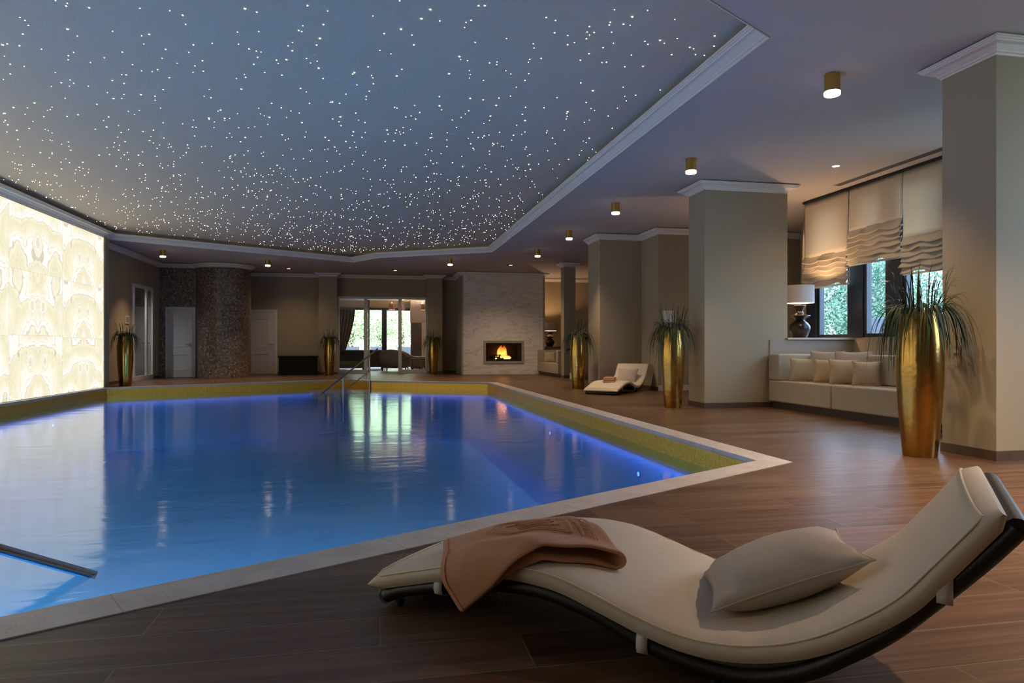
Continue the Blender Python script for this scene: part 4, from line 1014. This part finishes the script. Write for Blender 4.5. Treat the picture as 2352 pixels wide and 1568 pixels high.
# raised crest woven into the towel
cr = MB()
def up(a, b): return tuple(Vector(surf(a, b, hu(a, b)+.0125))-TC)
def cr_line(pts, r=.0026):
    pts = [p for i, p in enumerate(pts) if i == 0 or math.hypot(p[0]-pts[i-1][0], p[1]-pts[i-1][1]) > 1e-6]
    cr.tube([up(a, b) for a, b in pts], r, 6)
def bez(p, n=14):
    out = []
    for i in range(n+1):
        t = i/n; m = 1-t; out.append(tuple(m**3*p[0][k]+3*m*m*t*p[1][k]+3*m*t*t*p[2][k]+t**3*p[3][k] for k in (0,1)))
    return out
shield = [(.80,.14)]+bez([(.80,.14),(.62,.12),(.42,.14),(.33,.36)])+bez([(.33,.36),(.38,.60),(.60,.70),(.80,.72)])
cr_line(shield, .003); cr_line([(.77,.18)]+bez([(.77,.18),(.62,.16),(.45,.18),(.37,.36)])+bez([(.37,.36),(.42,.56),(.60,.65),(.77,.67)]), .002)
cr_line([(.80,.14)]+bez([(.80,.14),(.845,.28),(.845,.55),(.80,.72)]), .003)
for s in range(3):
    o = .06*s; cr_line(bez([(.52+.02*s,.26+o*1.6),(.60,.24+o*1.6),(.66,.34+o*1.5),(.74,.28+o*1.7)]), .003)
    cr_line(bez([(.50,.40+o),(.56,.44+o),(.62,.38+o),(.70,.46+o)]), .0028)
cr_line(bez([(.44,.34),(.50,.38),(.54,.30),(.58,.36)]), .003); cr_line(bez([(.60,.55),(.66,.50),(.70,.60),(.76,.56)]), .0028)
cr_line([(.86,.10)]+bez([(.86,.10),(.905,.28),(.905,.55),(.86,.78)]), .0022); cr_line([(.93,.06)]+bez([(.93,.06),(.975,.28),(.975,.58),(.93,.84)]), .0022)
for i in range(11):
    b = .12+i*.065; a = .875+.034*math.sin(PI*(b-.06)/.78)
    cr_line([(a,b), (a+.018,b+.015)], .0024); cr_line([(a+.006,b+.03), (a+.020,b+.03)], .0022)
cr.build('woven_crest', M['terry'], tw, angle=60)
# small folded towel on the far lounger
r2 = random.Random(8); TC2 = Vector((.52,.36,.0)); tw2 = thing('bath_towel', tuple(to_world(LB, LR2, Vector((.52,.36,ztop(.52))))), 'terracotta towel folded into a flat stack on the far lounger', 'towel', None, LR2+.25); ORIGIN[tw2.name] = Vector((0,0,0))
fm = MB()
for x in [i/10 for i in range(11)]:
    pass
sec = []
for k in range(3):
    z0 = .014+.033*k
    sec.append(z0)
for k, z0 in enumerate(sec):
    w2 = .125-.006*k; rows = []
    for i in range(13):
        xx = -.18+.36*i/12; b = .004*math.sin(9*i/12+k*2)
        rows.append([(xx+.004*k, w2*math.cos(q)*(1 if abs(math.cos(q)) > .2 else 1)*(abs(math.cos(q))**-.55 if abs(math.cos(q)) > .05 else 1), z0+b+.016*math.copysign(abs(math.sin(q))**.5, math.sin(q))) for q in [2*PI*(u+.5)/20 for u in range(20)]])
    m2 = MB().grid(rows, closed_v=True); n2 = 20; m2.f.append(tuple(range(n2))); m2.f.append(tuple(12*n2+u for u in reversed(range(n2))))
    m2.build('folded_layer', M['terry'], tw2, angle=60, bevel=.006)
# ================================================================== HANDRAILS
def lerp(a, b, t): return tuple(a[i]+(b[i]-a[i])*t for i in range(len(a)))
a, b = (-1.33,17.6,-.26), (.07,19.67,.876)
t = thing('pool_handrail', (-.6,18.6,-.2), 'steel pool handrail with two posts at the far steps', 'handrail')
MB().tube([a, lerp(a,b,.98), lerp(a,b,1.01)], .022, 12).build('top_rail', M['steel'], t)
p1, p2 = lerp(a,b,.379), lerp(a,b,.857)
MB().tube([p1, (p1[0],p1[1],-1.0)], .022, 12).build('post', M['steel'], t); MB().tube([p2, (p2[0],p2[1],-.55)], .022, 12).build('post', M['steel'], t)
MB().tube([(p1[0],p1[1],-.22), (p2[0],p2[1],.275)], .018, 12).build('lower_rail', M['steel'], t)
e0, e1 = (-1.40,3.845,-.222), (-3.5,2.86,1.0)
t = thing('pool_handrail', (-2.2,3.4,-.2), 'dark steel handrail entering the water beside the near coping', 'handrail')
MB().tube([e0, e1], .024, 16).build('top_rail', M['steel'], t); q = lerp(e0,e1,.92); MB().tube([q, (q[0],q[1],-1.45)], .024, 12).build('post', M['steel'], t)

# ================================================================== LOUNGE FURNITURE
def armchair_proto(name, m_out, m_in, label):
    t = thing(name, (0,0,0), label, 'armchair')
    path = []
    for i in range(25):
        q = i/24; a = PI*q
        x = .43*math.cos(a); y = -.30*math.sin(a)**.8 if 0 < q < 1 else 0
        path.append((x, y+(.0), q))
    path = [(.43,.42,-.05), (.43,.2,-.02)]+path+[(-.43,.2,1.02), (-.43,.42,1.05)]
    rows = []
    for x, y, q in path:
        c = math.sin(PI*min(1,max(0,q))); top = .60+.27*c**1.2; l = math.hypot(x, y+.001); ox, oy = (x/l, y/l) if 0 <= q <= 1 else (math.copysign(1,x), 0)
        k = .10
        rows.append([(x*.90,y*.90,.14), (x*1.0+ox*.02,y*1.0+oy*.02,.45), (x+ox*.06,y+oy*.08,top-.03), (x+ox*.04,y+oy*.05,top), (x-ox*.05,y-oy*.03,top), (x-ox*k,y-oy*k,top-.04), (x-ox*k,y-oy*k,.40)])
    MB().grid(rows).build('shell', M[m_out], t, solid=.012, angle=60)
    MB().box(-.33,.33,-.20,.44,.16,.44).build('seat', M[m_in], t, bevel=.04, seg=3)
    for x in (-.32,.32):
        for y in (-.18,.36): MB().tube([(x,y,.16), (x*1.04,y*1.04,0)], [.028,.018], 8).build('leg', M['ebony'], t)
    return t
ch = armchair_proto('armchair', 'chair_fabric', 'chair_inner', 'taupe armchair with its back to the open lounge door'); ch['group'] = 'taupe lounge armchairs'
ch.location = (.72,26.75,0); ch.rotation_euler = (0,0,-.30); ch.scale = (1.15,1.1,.97)
for x, y, r, l in ((1.35,28.4,-1.1,'taupe armchair beyond the first, beside the small lounge table'), (2.35,27.9,1.2,'taupe armchair at the edge of the lounge doorway near the right planter')):
    o = copy_tree(ch); o.location = (x,y,0); o.rotation_euler = (0,0,r); o['label'] = l; o.scale = (1,1,.92)
def box_sofa(name, loc, w, d, label, m, cat):
    t = thing(name, loc, label, cat); x, y, _ = loc
    MB().box(x-w/2,x+w/2,y-d/2,y-d/2+.2,.12,.82).build('backrest', M[m], t, bevel=.04, seg=3)
    for s in (-1,1): MB().box(x+s*w/2-(.16 if s > 0 else 0),x+s*w/2+(.16 if s < 0 else 0),y-d/2+.2,y+d/2,.12,.62).build('armrest', M[m], t, bevel=.04, seg=3)
    MB().box(x-w/2+.16,x+w/2-.16,y-d/2+.2,y+d/2,.14,.44).build('seat', M[m], t, bevel=.03, seg=3)
    for sx in (-1,1):
        for sy in (-1,1): MB().box(x+sx*(w/2-.08)-.03,x+sx*(w/2-.08)+.03,y+sy*(d/2-.08)-.03,y+sy*(d/2-.08)+.03,0,.13).build('leg', M['ebony'], t, smooth=False)
    return t
box_sofa('lounge_sofa', (-1.15,27.6,0), 1.6, .9, 'dark sofa with its back to the glass doors', 'dark_fabric', 'sofa')
box_sofa('lounge_armchair', (.05,29.2,0), .66, .8, 'dark armchair behind the open glass door leaf', 'dark_fabric', 'armchair')
pillow('lounge_cushion', .4, .34, .12, 'pillow_sand', 'orange sand cushion on the dark lounge armchair', None, frame4((.0,28.98,.63), (1,0,0), (0,-.9,.3)), 60)
t = thing('side_table', (1.72,27.2,0), 'small dark lounge table between the armchairs', 'table')
MB().box(1.42,2.02,26.95,27.45,.44,.47).build('table_top', M['dark_fabric'], t, bevel=.005)
for x in (1.46,1.98):
    for y in (26.99,27.41): MB().box(x-.02,x+.02,y-.02,y+.02,0,.44).build('leg', M['dark_fabric'], t, smooth=False)
# curtain gathered at the left of the garden window
t = thing('curtain', (-1.4,30.6,2.66), 'grey brown curtain tied back at the lounge window', 'curtain'); rows = []
for i in range(26):
    q = i/25; z = 2.66-2.62*q
    right = -.82-.42*min(1,(q/.72))**1.6 if q < .72 else -1.24+.18*((q-.72)/.28)
    rows.append([(-1.80+(right+1.80)*j/48, 30.62+.05*math.sin(j*.9)*(1-.4*math.exp(-((q-.72)/.1)**2)), z) for j in range(49)])
MB().grid(rows).build('cloth', M['curtain'], t, angle=180, solid=.006)
MB().tube([(-1.24,30.55,.80), (-1.5,30.53,.76), (-1.8,30.6,.9)], .02, 8).build('tie_back', M['cord_tan'], t)
MB().tube([(-1.9,30.62,2.67), (-.6,30.62,2.67)], .012, 8).build('curtain_rod', M['ebony'], t)
# dark chimney panel
t = thing('stove_column', (1.80,30.2,0), 'tall dark stove panel beside the lounge window', 'stove')
MB().box(1.56,2.02,30.0,30.4,0,2.0).build('dark_panel', M['dark_fabric'], t, smooth=False); MB().box(1.54,2.20,29.98,30.42,2.0,2.975).build('upper_hood', M['chair_fabric'], t, smooth=False); MB().box(2.02,2.20,30.0,30.4,0,2.0).build('side_pillar', M['chair_inner'], t, smooth=False)
# chandelier
t = thing('spider_chandelier', (1.50,28.4,2.975), 'spider chandelier with swagged cords and brown drum shades', 'chandelier')
MB().tube([(1.50,28.4,2.975), (1.50,28.4,2.93)], .16, 18).build('canopy', M['black'], t)
for i, (x, y) in enumerate(((.70,28.2), (1.12,28.9), (1.98,28.2), (2.2,28.9))):
    pts = [(1.50+(x-1.50)*q, 28.4+(y-28.4)*q, 2.93-(.50 if i == 2 else .10)*math.sin(PI*q)+.02*q) for q in [k/12 for k in range(13)]]
    MB().tube(pts, .008, 6).build('cord', M['cord_tan'], t); MB().tube([(x,y,2.97), (x,y,2.70)], .006, 6).build('drop', M['cord_tan'], t)
    MB().lathe([(.13,2.46), (.12,2.70), (.115,2.70), (.125,2.46), (.13,2.46)], (x,y,0), 24).build('lamp_shade', M['shade_brown'], t)
    MB().lathe([(0,2.55), (.03,2.57), (.03,2.62), (0,2.64)], (x,y,0), 12).build('bulb', emit('warm_bulb', (1,.66,.36), 26.0) if i == 0 else bpy.data.materials['warm_bulb'], t)
    L = bpy.data.lights.new('chandelier_bulb', 'POINT'); L.energy = 60; L.color = (1,.76,.52); L.shadow_soft_size = .03
    o = bpy.data.objects.new('chandelier_bulb', L); COL.objects.link(o); o.location = (x,y,2.68)

# ================================================================== OUTSIDE
def crown_mesh(seed, n, m, rad):
    rng = random.Random(seed); mb = MB(); blobs = []
    for _ in range(46):
        v = Vector((rng.gauss(0,1), rng.gauss(0,1), rng.gauss(0,.9))).normalized()*rng.uniform(.45,1.0)*rad; blobs.append((v, rng.uniform(.22,.42)*rad))
    for i in range(n):
        c, r = blobs[rng.randrange(len(blobs))]
        p = c+Vector((rng.gauss(0,.5), rng.gauss(0,.5), rng.gauss(0,.45)))*r
        a = Vector((rng.gauss(0,1), rng.gauss(0,1), rng.gauss(0,1))).normalized(); b = a.cross(Vector((rng.gauss(0,1), rng.gauss(0,1), rng.gauss(0,1)))).normalized()
        s = rng.uniform(.035,.085)
        mb.add([p-a*s, p-b*s*.5, p+a*s, p+b*s*.5], [(0,1,2,3)])
    return nofix(mb).build('crown', M[m], None, smooth=False)
protoC = [crown_mesh(1, 10500, 'leaf', 2.4), crown_mesh(2, 9000, 'leaf_dark', 2.4), crown_mesh(3, 4500, 'leaf', 1.5)]
cm = [o.data for o in protoC]
for o in protoC: bpy.data.objects.remove(o)
def tree(x, y, zc, k, s, label, name='garden_tree', cat='tree', group='trees beyond the windows'):
    t = thing(name, (x,y,-.06), label, cat, group)
    c = bpy.data.objects.new('crown', cm[k]); COL.objects.link(c); c.parent = t; c.location = (0,0,zc+.06); c.scale = (s,s,s*.95); c.rotation_euler = (0,0,(x*7+y*3)%6)
    MB().tube([(x,y,-.06), (x+.1,y,zc*.5), (x-.05,y+.05,zc+.6*s)], [.20*s,.15*s,.06*s], 8).build('trunk', M['bark'], t)
TR = [(-4.2,39,3.1,0,1.1,'bright leafy tree seen past the tied lounge curtain'), (-1.4,40.5,2.7,0,1.2,'bright leafy tree behind the open glass door'), (1.4,38.5,2.9,0,1.0,'bright leafy tree framed by the dark garden door'),
      (.3,44.5,3.6,1,1.35,'dark tree farther back in the middle of the lounge window'), (4.2,42.0,3.2,1,1.2,'dark tree partly behind the stove panel'), (-3.6,45.5,3.4,1,1.4,'dark tree farther back behind the curtain'),
      (2.9,46.0,4.2,0,1.5,'tall bright tree above the lounge garden door')]
for x, y, z, k, s, l in TR: tree(x, y, z, k, s, l)
for x, y, s, l in ((-2.6,36.6,.55,'low bush behind the first lounge terrace planter'), (-.4,36.9,.6,'low bush outside the lounge, between grey planters'), (1.2,37.0,.55,'low bush outside the lounge garden door')): tree(x, y, .7, 2, s, l, 'garden_bush', 'bush', 'bushes outside the lounge')
for x, y, z, k, s, l in ((16.6,21.5,2.6,1,1.0,'dark tree outside the window behind the table lamp'), (18.6,21.4,2.7,1,1.05,'leafy tree outside the window with the lever handle'), (20.5,22.6,3.2,1,1.2,'tall dark tree farther off outside the sofa window'),
      (15.2,23.4,3.0,1,1.1,'leafy tree at the terrace corner beyond the lamp'), (23.4,22.4,2.2,1,.9,'low leafy tree outside the window behind the largest planter')): tree(x, y, z, k, s, l)
for x, l in ((-1.05,'blue grey planter box on the lounge terrace by the curtain'), (.16,'blue grey planter box on the lounge terrace in the open doorway'), (1.42,'blue grey planter box on the lounge terrace near the stove')):
    t = thing('terrace_planter', (x,32.9,.02), l, 'planter box', 'planter boxes on the lounge terrace'); mb = MB()
    for q in ((x-.36,x-.32,32.6,33.2), (x+.32,x+.36,32.6,33.2), (x-.32,x+.32,32.6,32.64), (x-.32,x+.32,33.16,33.2)): mb.box(q[0],q[1],q[2],q[3],.02,.95)
    mb.build('box', M['planter_grey'], t, smooth=False); MB().box(x-.32,x+.32,32.64,33.16,.5,.90).build('soil', M['soil'], t, smooth=False)
def terrace_chair(x, y, r, l):
    t = thing('terrace_chair', (x,y,.5), l, 'chair', 'dark terrace chairs', r); ORIGIN[t.name] = Vector((0,0,0))
    MB().box(-.28,.28,-.28,.28,.36,.44).build('seat', M['outdoor_dark'], t, bevel=.02)
    mb = MB().box(-.28,.28,-.03,.03,.0,.62); mb.v = [(vx, vy-.28-.28*vz, vz+.44) for vx, vy, vz in mb.v]; mb.build('backrest', M['outdoor_dark'], t, bevel=.02)
    for sx in (-.25,.25):
        MB().tube([(sx,-.26,.62), (sx,.26,.62)], .02, 8).build('armrest', M['outdoor_dark'], t)
        for sy in (-.25,.25): MB().tube([(sx,sy,0), (sx,sy,.62)], .016, 8).build('leg', M['outdoor_dark'], t)
terrace_chair(10.1,12.3,2.2,'dark terrace chair outside the handled window'); terrace_chair(10.9,11.6,-1.0,'dark terrace chair farther along the terrace')
t = thing('terrace_table', (10.3,13.3,.5), 'low terrace table outside the handled window', 'table')
MB().box(9.9,10.7,12.9,13.7,1.14,1.18).build('table_top', M['planter_grey'], t, smooth=False)
for x in (9.95,10.65):
    for y in (12.95,13.65): MB().box(x-.02,x+.02,y-.02,y+.02,.5,1.14).build('leg', M['outdoor_dark'], t, smooth=False)

# ================================================================== LIGHT, SKY, CAMERA
w = bpy.data.worlds.new('World'); sc.world = w; w.use_nodes = True; bg = w.node_tree.nodes['Background']
bg.inputs[0].default_value = (.78,.89,1.0,1); bg.inputs[1].default_value = 7.5
def portal(name, loc, rot, sx, sy):
    L = bpy.data.lights.new(name, 'AREA'); L.shape = 'RECTANGLE'; L.size = sx; L.size_y = sy; L.cycles.is_portal = True
    o = bpy.data.objects.new(name, L); COL.objects.link(o); o.location = loc; o.rotation_euler = rot; return o
portal('window_portal', (7.74,8.0,2.2), (0,math.radians(90),0), 2.2, 5.9)
portal('window_portal', (7.74,3.0,2.2), (0,math.radians(90),0), 2.2, 2.4)  # portal of the added near window
portal('lounge_portal', (.3,31.04,1.4), (math.radians(-90),0,0), 4.0, 2.6)
sun = bpy.data.lights.new('sun', 'SUN'); sun.energy = 17.0; sun.angle = .02; sun.color = (1,.95,.85)
so = bpy.data.objects.new('sun', sun); COL.objects.link(so); so.rotation_euler = Vector((.35,.62,-.70)).to_track_quat('-Z','Y').to_euler()
cam = bpy.data.cameras.new('camera'); co = bpy.data.objects.new('camera', cam); COL.objects.link(co)
cam.lens = 24; cam.sensor_width = 36; cam.shift_y = 12/2352.; cam.clip_start = .05; cam.clip_end = 300
co.location = (0,0,.95); co.rotation_euler = (math.radians(90), 0, -yaw); sc.camera = co
vs_ = sc.view_settings; vs_.view_transform = 'Standard'; vs_.look = 'None'; vs_.gamma = 1; vs_.use_curve_mapping = False; vs_.exposure = 0.75
cy_ = sc.cycles
cy_.max_bounces = 7; cy_.diffuse_bounces = 4; cy_.glossy_bounces = 4; cy_.transmission_bounces = 4; cy_.transparent_max_bounces = 10
cy_.sample_clamp_indirect = 6.0; cy_.sample_clamp_direct = 0; cy_.blur_glossy = .5; cy_.caustics_reflective = False; cy_.caustics_refractive = False
cy_.use_denoising = True; cy_.denoiser = 'OPENIMAGEDENOISE'
